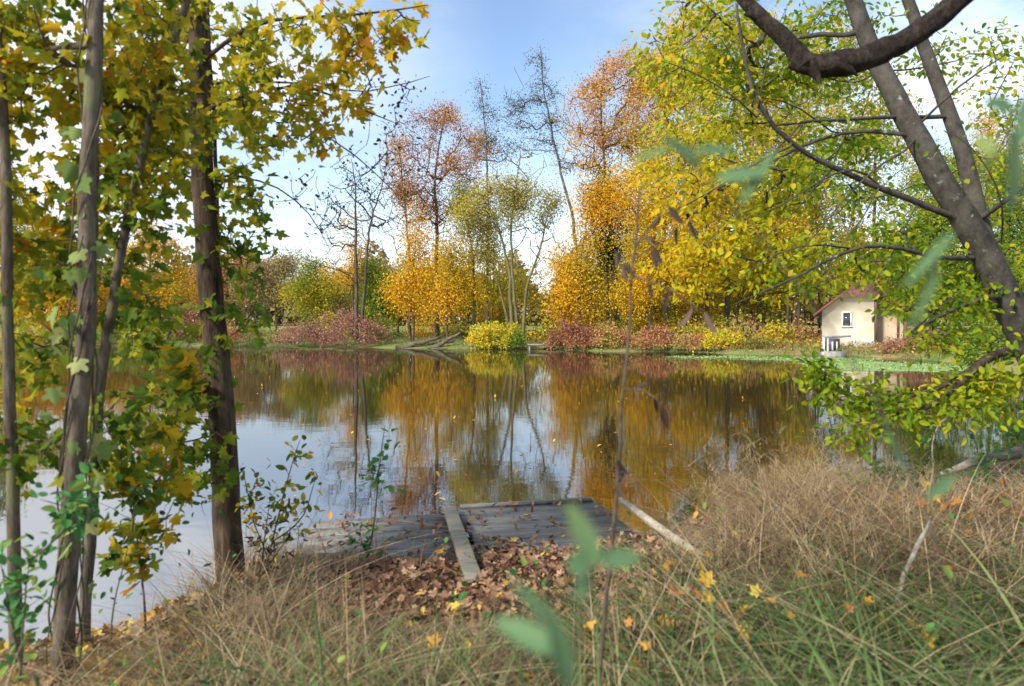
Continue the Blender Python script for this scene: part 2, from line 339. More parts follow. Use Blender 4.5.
# ------------------------------------------------------------------ terrain and water
SHORE = np.array([(-60, 2.6), (-12, 3.0), (-6, 3.6), (-3.1, 4.05), (-2.35, 4.2), (-2.25, 4.9), (-2.1, 5.5), (-1.2, 5.45), (0, 5.6), (.9, 5.9), (1.35, 6.4),
                  (3, 7.0), (5, 8.1), (8, 10.4), (12, 15), (17, 22), (20.3, 29), (20.8, 34), (19.8, 36.2), (17.7, 38), (13.4, 40), (8, 42.7), (2.2, 45.5),
                  (-8, 48.8), (-17, 50.6), (-31, 52), (-45, 51), (-60, 45)])
def shore_dist(x, y):
    """signed distance to the shoreline, positive on land"""
    x, y = np.asarray(x, float), np.asarray(y, float)
    a = SHORE; b = np.roll(SHORE, -1, 0)
    best = np.full(x.shape, 1e9); ins = np.zeros(x.shape, bool)
    for (ax, ay), (bx, by) in zip(a, b):
        dx, dy = bx - ax, by - ay
        t = np.clip(((x - ax) * dx + (y - ay) * dy) / (dx * dx + dy * dy), 0, 1)
        best = np.minimum(best, np.hypot(x - ax - t * dx, y - ay - t * dy))
        if abs(dy) > 1e-9:
            cr = ((ay > y) != (by > y)) & (x < dx * (y - ay) / dy + ax)
            ins ^= cr
    return np.where(ins, -best, best)
def ss(a, b, x):
    t = np.clip((x - a) / (b - a), 0, 1); return t * t * (3 - 2 * t)
def ground_z(x, y):
    x, y = np.asarray(x, float), np.asarray(y, float)
    wob = .12 * np.sin(x * 3.1 + 1.3 * np.sin(y * 2.3)) + .10 * np.sin(y * 4.3 + x * 1.7)
    d = shore_dist(x, y) + wob * .8
    z = .02 + .16 * ss(0, .35, d) + .24 * ss(0, 2.6, d) + .010 * np.clip(d, 0, 60) + .02 * np.sin(x * 2.1) * np.sin(y * 1.7 + .5) * ss(.3, 1.5, d)
    hump = .25 * np.exp(-((x - 3.2) ** 2 / 3 + (y - 4.5) ** 2 / 3))
    z = z + hump * ss(0, 1, d)
    return np.where(d > 0, z, -.7 * ss(0, 1.5, -d) - .01)
def gz(x, y): return float(ground_z(np.array([x]), np.array([y]))[0])

def axis(lo, hi, step, far_lo, far_hi):
    a = list(np.arange(lo, hi, step)); s = step
    while a[-1] < far_hi: s = min(s * 1.13, 60); a.append(a[-1] + s)
    s = step
    while a[0] > far_lo: s = min(s * 1.13, 60); a.insert(0, a[0] - s)
    return np.array(a)
xs = axis(-5, 7, .12, -600, 600); ys = axis(.5, 9.5, .12, -60, 900)
gx, gy = np.meshgrid(xs, ys); gzv = ground_z(gx, gy)
nx, ny = len(xs), len(ys)
ii = (np.arange(ny - 1)[:, None] * nx + np.arange(nx - 1)[None]).ravel()
mb = MB(); mb.add(np.stack([gx, gy, gzv], -1), np.stack([ii, ii + 1, ii + 1 + nx, ii + nx], -1))
tag(mb.build('ground', ground_mat(), smooth=True), kind='structure')
mb = MB(); mb.add([(-62, 2, 0), (24, 2, 0), (24, 54, 0), (-62, 54, 0)], [[0, 1, 2, 3]])
tag(mb.build('pond_water', water_mat()), kind='structure')

# ------------------------------------------------------------------ tree builder
DENS = 4.2      # leaves per twig of the far trees
class Skel:
    """a branch skeleton: stems given as poly-lines, then twigs that reach for points in the crown"""
    def __init__(self, rng):
        self.rng = rng; self.pos = np.zeros((0, 3)); self.par = []; self.paths = []; self.rmin = []; self.tips = []
    def stem(self, pts, r0=0, r1=0, parent=-1, step=.35, wig=.0):
        pts = np.asarray(pts, float)
        seg = np.linalg.norm(np.diff(pts, axis=0), axis=1); L = np.concatenate([[0], np.cumsum(seg)])
        n = max(len(pts), int(L[-1] / step) + 1); t = np.linspace(0, L[-1], n)
        tt = np.linspace(0, 1, len(pts))
        q = np.stack([np.interp(t, L, pts[:, k]) for k in range(3)], 1)
        # round the corners a little
        for _ in range(2):
            if n > 2: q[1:-1] = .25 * q[:-2] + .5 * q[1:-1] + .25 * q[2:]
        if wig:
            w = np.cumsum(self.rng.standard_normal((n, 3)), 0) * wig; w -= np.linspace(0, 1, n)[:, None] * w[-1]; q = q + w
        i0 = len(self.pos); idx = list(range(i0, i0 + n))
        self.pos = np.concatenate([self.pos, q])
        self.par += [parent] + idx[:-1]
        self.rmin += list(np.linspace(r0, r1, n))
        self.paths.append(([parent] if parent >= 0 else []) + idx)
        return idx
    def nearest(self, p):
        return int(np.argmin(np.linalg.norm(self.pos - p, axis=1)))
    def reach(self, targets, step=.35, up=.6, wig=.03, sag=0.0, skip=0):
        """join every target to the best node so far; up = how steeply twigs climb"""
        if len(targets) == 0: return
        c = self.pos
        order = np.argsort([np.min(np.linalg.norm(c - t, axis=1)) for t in targets])
        for k in order:
            t = targets[k]
            v = t - self.pos; d = np.linalg.norm(v, axis=1)
            cost = d + np.maximum(0, up * np.hypot(v[:, 0], v[:, 1]) - v[:, 2]) * .6
            j = int(np.argmin(cost[skip:])) + skip
            a = self.pos[j]; L = d[j]
            if L < step * .3: self.tips.append(j); continue
            n = max(2, int(L / step) + 1)
            s = np.linspace(0, 1, n + 1)[1:, None]
            bow = np.array([0, 0, 1.0]) * L * .12 * (1 - sag * 2)
            q = a + s * (t - a) - bow * (s * (1 - s)) * 2 * np.sign(.5) + self.rng.standard_normal((n, 3)) * wig * np.sqrt(L) * (s * (1.3 - s))
            i0 = len(self.pos); idx = list(range(i0, i0 + n))
            self.pos = np.concatenate([self.pos, q]); self.par += [j] + idx[:-1]; self.rmin += [0] * n
            self.paths.append([j] + idx); self.tips.append(idx[-1])
    def radii(self, rtip, rbase):
        n = len(self.pos); cnt = np.zeros(n); kids = np.zeros(n, int)
        for p in self.par:
            if p >= 0: kids[p] += 1
        cnt[kids == 0] = 1
        for i in range(n - 1, -1, -1):
            if self.par[i] >= 0: cnt[self.par[i]] += cnt[i]
        mxc = max(cnt.max(), 2)
        e = math.log(max(rbase / rtip, 1.01)) / math.log(mxc)
        rm = np.array(self.rmin); self.r = np.where(rm > 0, rm, rtip * np.maximum(cnt, 1) ** e)
    def mesh(self, mb, kbig=8, ksmall=4, thick=.03, wob=0.0):
        for path in self.paths:
            pts = self.pos[path]; r = self.r[path].copy()
            if len(path) > 1 and self.par[path[1]] == path[0]: r[0] = min(r[0], r[1] * 1.25)
            if len(path) < 2: continue
            r[-1] *= .6
            mb.tube(pts, r, kbig if r.max() > thick else ksmall, wob=wob if r.max() > thick else 0, rng=self.rng)
    def leafpoints(self, per, back=4, jit=.1, flat=1.0):
        out, dr = [], []
        for tip in self.tips:
            ch = [tip]
            while len(ch) < back and self.par[ch[-1]] >= 0: ch.append(self.par[ch[-1]])
            ch = np.array(ch); m = len(ch)
            n = int(per) + (self.rng.random() < per - int(per))
            if n == 0: continue
            t = self.rng.random(n) ** 1.3 * (m - 1)
            i = np.floor(t).astype(int); i2 = np.minimum(i + 1, m - 1); f = (t - i)[:, None]
            p = self.pos[ch[i]] * (1 - f) + self.pos[ch[i2]] * f
            o = self.rng.standard_normal((n, 3)) * jit * np.array([1, 1, flat])
            out.append(p + o); dr.append(nrm(o + (self.pos[ch[0]] - self.pos[ch[-1]]) * .3))
        if not out: return np.zeros((0, 3)), np.zeros((0, 3))
        return np.concatenate(out), np.concatenate(dr)

def in_blobs(rng, blobs, Y, n, depth=1.0, shell=.55):
    """points in a set of crown lobes (px, py, rx, ry[, dY]) at depth Y"""
    area = np.array([b[2] * b[3] for b in blobs], float); cnt = rng.multinomial(n, area / area.sum())
    out = []; ph = rng.uniform(0, 6.28, 4); kk = rng.standard_normal((4, 3)) * 3.2
    for b, c in zip(blobs, cnt):
        d = nrm(rng.standard_normal((c, 3))) * (rng.random(c) ** (1 / 3) * (1 - shell) + shell * rng.random(c) ** .2)[:, None]
        d = d * (1 + .13 * np.sin(d @ kk.T + ph).sum(1))[:, None]
        Yb = Y + (b[4] if len(b) > 4 else 0)
        ctr = P(b[0], b[1], Yb); rx, rz = b[2] / F * Yb, b[3] / F * Yb
        out.append(ctr + d * np.array([rx, min(rx, rz * 1.3) * depth, rz]))
    return np.concatenate(out)

def clump_tint(rng, pos, mean, sd, scale):
    """each leaf's colour: shared by the leaves of a bough, plus its own"""
    ph = rng.uniform(0, 6.28, 6); k = rng.standard_normal((6, 3)) / scale
    w = np.sin(pos @ k.T + ph).sum(1) / 2.4
    return np.clip(mean + w * sd * .8 + rng.standard_normal(len(pos)) * sd * .7, 0, 1)

def tree(name, label, cat, group, Y, stems, blobs, leaf, n=130, per=40, size=.2, bark=BARK_FAR, r=.16, rtip=.018, mean=.5, sd=.25, seed=0,
         jit=.4, up=.6, tmpl=FAR, depth=1.0, bare=(), bare_n=0, drop=None, sag=0.0):
    """stems: list of pixel poly-lines, the first point at the root; blobs: crown lobes"""
    rng = np.random.default_rng(seed + 11)
    s = Skel(rng)
    x0 = (stems[0][0][0] - CX) / F * Y; z0 = gz(x0, Y)
    for st in stems:
        pts = [P(a, b, Y + (c[0] if c else 0)) for a, b, *c in st]
        bx = pts[0]; bx[2] = gz(bx[0], bx[1]) - .1
        s.stem(pts, r * (1.0 if st is stems[0] else .8), rtip * 1.5, step=.6, wig=.04)
    s.tips += [p[-1] for p in s.paths]
    tg = in_blobs(rng, blobs, Y, n, depth)
    s.reach(tg, step=.55, up=up, wig=.10, skip=3, sag=sag)
    leafy = len(s.tips)
    s.reach(in_blobs(rng, bare, Y, bare_n, depth), step=.5, up=up, wig=.07, skip=3) if bare_n else None
    s.radii(rtip, r)
    per = per * DENS; size = size * .76
    root = thing(name, (x0, Y, z0), label, cat, group)
    mb = MB(); s.mesh(mb, 7, 4, .05); mb.build('trunk', bark, root, smooth=True)
    s.tips = s.tips[:leafy]
    lp, ld = s.leafpoints(per, 4, jit)
    if len(lp):
        keep = lp[:, 2] > ground_z(lp[:, 0], lp[:, 1]) + .1
        lp, ld = lp[keep], ld[keep]
        mb = MB()
        leaves(mb, lp, size * rng.uniform(.6, 1.25, len(lp)), rng, tmpl, ld * .5 + np.array([0, 0, -.35]), .7, .35, clump_tint(rng, lp, mean, sd, 1.5))
        mb.build('crown', leaf, root)
    return root

def shrub(name, label, cat, group, Y, px, halfw, top, leaf, n=110, per=30, size=.14, mean=.5, sd=.25, seed=0, bark=TWIG_RED, jit=.16, rtip=.008, base=None, tmpl=FAR, depth=1.0):
    """a bush that springs in many stems from the ground; top = pixel row of its top"""
    rng = np.random.default_rng(seed + 501)
    x0 = (px - CX) / F * Y; z0 = gz(x0, Y); w = halfw / F * Y; h = CH + (HY - top) / F * Y - z0
    s = Skel(rng)
    for k in range(9):
        a = rng.uniform(0, 6.28); bx, by = x0 + rng.uniform(-.75, .75) * w, Y + rng.uniform(-.35, .35) * w * depth
        zb = max(gz(bx, by), -.05)
        s.stem([(x0, Y, z0 - .12), (bx, by, zb - .02), (bx + .1 * math.cos(a), by + .1 * math.sin(a), zb + .3 * h)], .015, .01, step=.2)
    d = nrm(rng.standard_normal((n, 3))) * (.45 + .55 * rng.random(n) ** .4)[:, None]
    d[:, 2] = np.abs(d[:, 2])
    lump = 1 + .18 * np.sin(d[:, 0] * 5 + seed) * np.cos(d[:, 1] * 4 + seed * 2)
    tg = np.array([x0, Y, z0 + .05]) + d * lump[:, None] * np.array([w, w * .7 * depth, h])
    s.reach(tg, step=.22, up=.7, wig=.07)
    s.radii(rtip, .03)
    root = thing(name, (x0, Y, z0), label, cat, group)
    mb = MB(); s.mesh(mb, 5, 4, .02); mb.build('stems', bark, root, smooth=True)
    lp, ld = s.leafpoints(per, 5, jit)
    lp[:, 2] = np.maximum(lp[:, 2], .03 + np.maximum(0, ground_z(lp[:, 0], lp[:, 1])))
    mb = MB(); leaves(mb, lp, size * rng.uniform(.55, 1.25, len(lp)), rng, tmpl, ld * .5, .7, .35, clump_tint(rng, lp, mean, sd, .7))
    mb.build('foliage', leaf, root)
    return root

# ------------------------------------------------------------------ far wood, one mass
rng = np.random.default_rng(3)
mb = MB(); n = 90000
x = rng.uniform(-150, 150, n); yy = 112 + rng.uniform(0, 22, n)
pxw = CX + F * x / yy
hh = (1 - .75 * np.exp(-((pxw - 543) / 16) ** 2) - .5 * np.exp(-((pxw - 398) / 14) ** 2) - .35 * np.exp(-((pxw - 300) / 40) ** 2)) * 10.5 + 1.8 * np.sin(x * .21) + 1.3 * np.sin(x * .53 + 1) + 1.0 * np.sin(x * 1.1 + 2) + rng.standard_normal(n) * .5
z = ground_z(x, yy) + hh * rng.random(n) ** .75
p = np.stack([x, yy, z], 1)
leaves(mb, p, rng.uniform(.6, 1.3, n), rng, FAR, None, 1, .3, clump_tint(rng, p, .5, .25, 6))
tag(mb.build('distant_wood', L_DISTANT), 'hazy olive and rust line of woodland far beyond the bank', 'woodland', kind='stuff')

# ------------------------------------------------------------------ trees of the far bank
FB = 'autumn trees of the far bank'
tree('bare_tree', 'nearly bare twin-stemmed tree behind the large red-brown bush', 'tree', FB, 53,
     [[(356, 325), (357, 250), (355, 200), (351, 158)], [(361, 325), (365, 270), (369, 222), (381, 182), (388, 150)]],
     [(345, 200, 32, 42), (378, 195, 22, 40)], L_DARK, n=110, per=1.6, size=.2, jit=.2, bare=[(345, 215, 42, 60), (378, 200, 28, 52), (350, 255, 38, 30)], bare_n=300, r=.19, rtip=.016, seed=1, mean=.6)
tree('yellow_birch', 'thin pale-yellow birch standing between the bare tree\'s stems', 'tree', FB, 56,
     [[(352, 325), (353, 270), (356, 218)]], [(350, 250, 26, 38), (338, 270, 20, 25)], L_YELLOW, n=70, per=17, size=.17, mean=.82, sd=.12, jit=.35, r=.08, seed=2)
tree('rust_oak', 'tall oak with rust and pinkish crown, thickest trunk behind the log pile', 'tree', FB, 55,
     [[(438, 325), (438, 250), (435, 190), (440, 135), (446, 108)]], [(438, 150, 44, 42), (405, 180, 18, 28), (470, 160, 22, 36), (440, 116, 32, 16), (432, 205, 34, 22)],
     L_RUST, n=230, per=13, size=.2, mean=.5, sd=.25, r=.24, seed=3, bare=[(435, 190, 44, 55)], bare_n=150, rtip=.02)
tree('rust_tree', 'slimmer thin-crowned rust tree just left of the tall rust oak', 'tree', FB, 53,
     [[(411, 327), (411, 262), (405, 205), (399, 150)]], [(400, 170, 18, 42), (415, 205, 18, 25)], L_RUST, n=90, per=9, size=.2, mean=.55, sd=.25, r=.16, seed=4, bare=[(395, 215, 28, 50)], bare_n=120, rtip=.018)
tree('golden_maple', 'low golden maple with orange side, left of the log pile trunks', 'tree', FB, 51,
     [[(413, 327), (414, 290), (416, 235)]], [(416, 268, 17, 34), (400, 288, 16, 20), (412, 232, 8, 26), (424, 250, 9, 16), (430, 296, 12, 18)], L_GOLD, n=110, per=20, size=.2, jit=.55, mean=.5, sd=.25, r=.1, seed=5)
tree('golden_maple', 'low golden maple straight behind the log pile', 'tree', FB, 50,
     [[(447, 327), (449, 290), (452, 245)]], [(454, 268, 15, 32), (440, 292, 15, 18), (466, 284, 13, 20), (446, 245, 8, 14)], L_GOLD, n=100, per=20, size=.2, jit=.55, mean=.42, sd=.22, r=.09, seed=6)
tree('olive_tree', 'slender dark-stemmed tree with thin olive crown left of the yellow bush', 'tree', FB, 51,
     [[(475, 328), (474, 270), (468, 220), (460, 188)]], [(470, 215, 26, 28), (488, 235, 18, 26), (462, 190, 14, 16)], L_OLIVE, n=110, per=19, size=.18, mean=.55, r=.13, bark=BARK_OLIVE, seed=7)
tree('yellow_sapling', 'yellow young tree with fine leaves behind the olive-crowned pair', 'tree', FB, 58,
     [[(492, 325), (492, 270), (494, 235)]], [(492, 270, 26, 34), (530, 290, 24, 26)], L_YELLOW, n=90, per=24, size=.2, mean=.6, sd=.2, r=.08, seed=8)
tree('multi_stem_tree', 'several-stemmed spreading tree with sparse olive crown behind the yellow bush', 'tree', FB, 50,
     [[(513, 328), (509, 275), (500, 225), (478, 190)], [(517, 328), (514, 270), (513, 222), (517, 180), (521, 150)], [(521, 328), (527, 287), (541, 247), (552, 200)], [(511, 328), (500, 290), (488, 262)]],
     [(482, 205, 32, 26), (532, 205, 32, 22), (510, 188, 28, 16)], L_OLIVE, n=190, per=17, size=.18, mean=.6, r=.18, bark=BARK_OLIVE, rtip=.02, seed=9, bare=[(545, 245, 22, 50), (500, 215, 44, 44), (520, 165, 34, 24)], bare_n=300)
tree('pine', 'narrow grey-green pine with wispy top behind the olive crowns', 'tree', FB, 60,
     [[(487, 325), (486, 200), (484, 140), (482, 98), (480, 78)]], [(488, 130, 16, 26), (480, 95, 6, 16), (500, 150, 24, 12), (470, 150, 12, 12)], L_PINE, n=110, per=9, size=.16, mean=.5, r=.18, bark=BARK_PINE, jit=.4, seed=10, up=.1)
tree('leaning_pine', 'tallest leaning pine with ragged dark grey-green boughs against the sky', 'tree', FB, 56,
     [[(583, 325), (576, 240), (566, 190), (556, 150), (547, 105), (542, 70), (540, 44)]],
     [(525, 120, 30, 12), (545, 92, 18, 16), (538, 60, 9, 14), (518, 100, 20, 8), (530, 145, 28, 9), (570, 165, 18, 8), (556, 125, 16, 12)],
     L_PINE, n=210, per=7, size=.15, mean=.45, r=.2, bark=BARK_PINE, jit=.3, seed=11, up=.05, bare=[(535, 105, 40, 50)], bare_n=70)
tree('brown_oak', 'tall oak with orange-brown crown right of the leaning pine', 'tree', FB, 52,
     [[(618, 327), (614, 240), (606, 170), (601, 100), (604, 70)]], [(598, 110, 34, 40), (624, 72, 26, 24), (585, 150, 24, 26), (640, 120, 30, 46), (655, 75, 28, 30)],
     L_RUST, n=270, per=20, size=.2, mean=.82, sd=.2, r=.24, seed=12, bare=[(600, 140, 44, 60)], bare_n=120, rtip=.02)
tree('golden_maple', 'broad bright golden maple behind the red shrubs of the middle bank', 'tree', FB, 48,
     [[(578, 328), (580, 270), (588, 215)]], [(578, 258, 28, 40), (606, 200, 34, 24), (558, 292, 16, 24), (640, 200, 30, 34), (590, 295, 24, 20)], L_GOLD, jit=.55, n=190, per=26, size=.2, mean=.5, sd=.25, r=.14, seed=13)
tree('dark_evergreen', 'dark green evergreen half hidden among the golden leaves', 'tree', FB, 52,
     [[(608, 327), (606, 262), (602, 205)]], [(605, 228, 20, 40), (600, 190, 16, 16)], L_DARK, n=110, per=34, size=.2, mean=.5, r=.16, seed=14)
tree('golden_maple', 'golden maple with orange tips overhanging the shrubs right of the evergreen', 'tree', FB, 46,
     [[(650, 330), (650, 270), (655, 220)]], [(645, 262, 30, 34), (665, 225, 34, 34), (690, 275, 26, 26), (632, 295, 18, 20)], L_GOLD, n=170, per=36, size=.19, mean=.42, sd=.25, r=.13, seed=15)
tree('tall_maple', 'very tall yellow-green maple rising right of the brown oak', 'tree', FB, 50,
     [[(668, 328), (664, 200), (668, 100), (674, 20)]], [(660, 70, 32, 36), (700, 45, 40, 42), (690, 120, 44, 46), (660, 160, 34, 36), (705, 195, 36, 34)], L_YELLOW, n=320, per=28, size=.21, mean=.6, sd=.25, r=.22, seed=16)
tree('tall_maple', 'tall golden maple between the middle bank and the hut', 'tree', FB, 52,
     [[(728, 328), (728, 210), (735, 110), (742, 30)]], [(745, 60, 48, 50), (740, 150, 46, 48), (735, 225, 42, 36), (725, 275, 34, 24), (775, 120, 34, 40)], L_YELLOW, n=330, per=28, size=.21, mean=.66, sd=.22, r=.22, seed=17)
tree('yellow_maple', 'yellow-green maple just behind the hut\'s left gable end', 'tree', FB, 54,
     [[(800, 328), (798, 240), (805, 140), (810, 60)]], [(800, 215, 40, 34), (815, 140, 46, 48), (830, 60, 46, 44), (785, 265, 28, 20)], L_YELLOW, n=280, per=24, size=.21, mean=.5, sd=.25, r=.2, seed=18)
tree('yellow_maple', 'yellow maple whose crown rises over the hut roof', 'tree', FB, 55,
     [[(878, 325), (876, 230), (880, 130), (884, 60)]], [(870, 245, 40, 34), (885, 165, 48, 48), (880, 110, 34, 26)], L_YELLOW, n=240, per=22, size=.21, mean=.55, sd=.25, r=.2, seed=19)
tree('green_maple', 'green and gold maple standing to the right of the hut', 'tree', FB, 47,
     [[(935, 330), (936, 250), (945, 150)]], [(938, 262, 36, 40), (955, 190, 44, 40), (915, 285, 22, 26), (930, 220, 30, 25)], L_GREENYEL, n=230, per=32, size=.2, mean=.55, sd=.28, r=.18, seed=20)
tree('green_maple', 'green maple by the right shore behind the leaning grey trunks', 'tree', FB, 40,
     [[(1002, 335), (1004, 250), (1010, 150)]], [(1005, 270, 40, 42), (1015, 190, 44, 46), (985, 305, 26, 22), (1040, 240, 34, 44)], L_GREENYEL, n=230, per=32, size=.17, mean=.5, sd=.28, r=.16, seed=21)
tree('orange_tree', 'bronze-orange tree top behind the hut\'s far right corner', 'tree', FB, 62,
     [[(985, 325), (985, 200), (990, 110)]], [(985, 190, 45, 40), (1000, 140, 34, 30)], L_RUST, n=150, per=22, size=.22, mean=.85, sd=.15, r=.2, seed=22)
# the slender trunks of the wood behind the hut
WG = 'slender dark trunks of the wood beside the hut'
wr = random.Random(5)
for k, px in enumerate([628, 641, 676, 692, 707, 744, 751, 759, 766, 772, 781, 788, 796, 806, 813, 819, 845, 862, 893, 915, 925]):
    Y = wr.uniform(50, 66); tp = wr.uniform(175, 245); dx = wr.uniform(-6, 6)
    t = tree('wood_tree', 'slender dark-stemmed tree with thin yellow top in the wood beside the hut', 'tree', WG, Y, [[(px, 328), (px + dx * .4, 260), (px + dx, tp)]],
         [(px + dx, tp + 12, 20, 40), (px + dx * .5, tp + 60, 14, 24)], L_YELLOW, n=34, per=22, size=.24, mean=.6, sd=.3, r=wr.uniform(.08, .14), seed=100 + k, rtip=.015, bare=[(px, 240, 12, 50)], bare_n=10)
UG = 'low trees filling the gaps beyond the meadow'
for k, (px, tp, hw, lm, mn) in enumerate([(325, 268, 26, L_DISTANT, .7), (368, 262, 22, L_YELLOW, .35), (398, 258, 26, L_DISTANT, .6), (432, 262, 24, L_GOLD, .4), (468, 252, 26, L_YELLOW, .6), (500, 278, 18, L_YELLOW, .7), (566, 262, 14, L_GOLD, .3)]):
    Y = 64 + (k * 37 % 11)
    tree('low_tree', 'low rounded yellow or olive tree filling the gap beyond the meadow', 'tree', UG, Y, [[(px, 324), (px + 1, 300), (px, tp + 12)]],
         [(px, tp + 22, hw, 24), (px - hw * .5, tp + 40, hw * .8, 18), (px + hw * .5, tp + 42, hw * .8, 18)], lm, n=80, per=20, size=.27, mean=mn, sd=.22, r=.1, seed=300 + k)
VG = 'young gold trees under the tall maples'
for k, (px, tp, hw, lm, mn) in enumerate([(600, 262, 24, L_YELLOW, .5), (628, 250, 24, L_GOLD, .4), (655, 268, 22, L_YELLOW, .7), (682, 250, 26, L_YELLOW, .5), (708, 262, 24, L_GOLD, .35), (738, 245, 26, L_YELLOW, .6), (765, 262, 22, L_YELLOW, .4), (792, 250, 22, L_YELLOW, .6)]):
    Y = 55 + (k * 29 % 8)
    tree('young_tree', 'young yellow-leaved tree under the tall maples between middle bank and hut', 'tree', VG, Y, [[(px, 326), (px + 1, 290), (px, tp + 10)]],
         [(px, tp + 20, hw, 26), (px - hw * .5, tp + 42, hw * .7, 18), (px + hw * .5, tp + 46, hw * .7, 16)], lm, n=80, per=20, size=.22, mean=mn, sd=.25, r=.07, seed=330 + k)
# left of the bare tree
tree('yellow_green_tree', 'low yellow-green tree at the left foot of the bare tree', 'tree', FB, 58, [[(318, 325), (318, 300), (316, 262)]],
     [(316, 280, 20, 24), (300, 295, 20, 18), (332, 298, 16, 18)], L_YELLOW, n=90, per=30, size=.2, mean=.35, r=.08, seed=31)
tree('green_bush_tree', 'fresh green bushy tree right of the bare tree\'s trunk', 'tree', FB, 57, [[(388, 325), (388, 305), (388, 275)]],
     [(388, 293, 22, 20), (372, 300, 14, 18), (372, 270, 12, 15)], L_GREENYEL, n=90, per=32, size=.2, mean=.55, r=.08, seed=32)
tree('olive_bush_tree', 'rounded olive and rust tree farther left beyond the meadow', 'tree', FB, 74, [[(275, 323), (276, 290), (276, 262)]],
     [(272, 280, 26, 24), (295, 275, 20, 24), (250, 285, 22, 22)], L_DISTANT, n=110, per=32, size=.28, mean=.6, r=.14, seed=33, jit=.5)
tree('rust_bush_tree', 'rounded rust-brown tree at the foot of the sky gap', 'tree', FB, 78, [[(235, 323), (236, 290), (238, 258)]],
     [(232, 278, 28, 28), (210, 285, 22, 24)], L_RUST, n=100, per=32, size=.28, mean=.5, sd=.2, r=.14, seed=34, jit=.5)
tree('golden_tree', 'golden tree seen between the two main left trunks', 'tree', FB, 58, [[(150, 330), (150, 280), (152, 225)]],
     [(150, 262, 34, 38), (125, 290, 26, 24), (178, 290, 22, 22)], L_GOLD, n=140, per=30, size=.22, mean=.4, sd=.25, r=.15, seed=35)
tree('golden_tree', 'yellow tree glimpsed left of the pale vine-clad trunk', 'tree', FB, 56, [[(45, 330), (45, 280), (48, 220)]],
     [(45, 262, 38, 42), (20, 295, 26, 24), (75, 295, 24, 22)], L_YELLOW, n=150, per=30, size=.22, mean=.7, sd=.25, r=.15, seed=36)
tree('green_tree', 'green-yellow tree behind the leftmost slender trunk', 'tree', FB, 56, [[(-20, 330), (-20, 270), (-15, 200)]],
     [(-20, 262, 38, 46), (-25, 190, 40, 40), (10, 230, 24, 30)], L_GREENYEL, n=150, per=30, size=.22, mean=.6, sd=.25, r=.15, seed=37)

# ------------------------------------------------------------------ shrubs along the far shore
SG = 'shrubs along the far waterline'
shrub('red_shrub', 'largest red-brown twiggy bush, low and wide at the water under the bare tree', 'shrub', SG, 50.6, 348, 44, 311, L_REDSHRUB, n=240, per=26, size=.13, mean=.45, sd=.2, seed=1, depth=.8)
shrub('red_shrub', 'brown lower bush at the left end of the largest red bush', 'shrub', SG, 51.2, 297, 22, 322, L_REDSHRUB, n=110, per=22, size=.13, mean=.7, sd=.2, seed=2)
shrub('twiggy_shrub', 'dull green twiggy shrub far left on the meadow bank', 'shrub', SG, 52, 262, 20, 316, L_OLIVE, n=90, per=10, size=.13, mean=.4, seed=3, bark=BARK_FAR)
shrub('crimson_shrub', 'deep crimson shrub seen past the dark trunk', 'shrub', SG, 54, 188, 20, 308, L_PINKMIX, n=90, per=26, size=.15, mean=.15, sd=.12, seed=4)
shrub('rust_shrub', 'rusty waterside shrub between the dark trunk and the twiggy shrub', 'shrub', SG, 52.2, 225, 20, 322, L_PINKMIX, n=90, per=22, size=.14, mean=.5, sd=.2, seed=5)
shrub('green_shrub', 'green waterside shrub behind the pale vine-clad trunk', 'shrub', SG, 53, 120, 34, 318, L_GREENYEL, n=120, per=26, size=.16, mean=.45, sd=.2, seed=6)
shrub('yellow_green_shrub', 'yellow-green waterside shrub at the far left edge', 'shrub', SG, 53, 40, 36, 315, L_YELLOW, n=120, per=26, size=.16, mean=.45, sd=.2, seed=7)
shrub('yellow_bush', 'bright yellow bush with pink patches at the water\'s edge', 'shrub', SG, 47.4, 494, 28, 323, L_BUSHYEL, n=190, per=30, size=.14, mean=.5, sd=.22, seed=8, bark=STEM_GREEN)
shrub('green_shrub', 'small green tuft of a shrub at the right foot of the yellow bush', 'shrub', SG, 46.6, 519, 8, 332, L_GREENYEL, n=40, per=26, size=.12, mean=.5, seed=9, bark=STEM_GREEN)
shrub('red_shrub', 'pinkish red shrub right beside the small far landing', 'shrub', SG, 45.3, 572, 28, 321, L_PINKMIX, n=150, per=26, size=.13, mean=.3, sd=.2, seed=10)
shrub('red_shrub', 'mixed red and green shrub under the dark evergreen', 'shrub', SG, 44.6, 612, 26, 324, L_PINKMIX, n=130, per=26, size=.13, mean=.5, sd=.25, seed=11)
shrub('red_shrub', 'pale orange-pink shrub with a bleached stick in front', 'shrub', SG, 43.6, 655, 24, 326, L_PINKMIX, n=120, per=24, size=.13, mean=.55, sd=.2, seed=12)
shrub('orange_shrub', 'rusty orange low shrub left of the yellow waterside bush', 'shrub', SG, 42.6, 690, 18, 334, L_PINKMIX, n=90, per=24, size=.12, mean=.6, sd=.15, seed=13)
shrub('yellow_bush', 'smaller golden bush at the water left of the green tuft bank', 'shrub', SG, 41.8, 722, 20, 329, L_BUSHYEL, n=110, per=26, size=.13, mean=.6, sd=.2, seed=14)
shrub('green_shrub', 'low grey-green shrub on the bank left of the hut', 'shrub', SG, 41.2, 765, 20, 338, L_OLIVE, n=90, per=22, size=.12, mean=.3, seed=15)
shrub('red_shrub', 'dusty pink shrub in front of the hut\'s right end', 'shrub', SG, 36.6, 925, 26, 330, L_REDSHRUB, n=120, per=24, size=.11, mean=.6, sd=.15, seed=16)
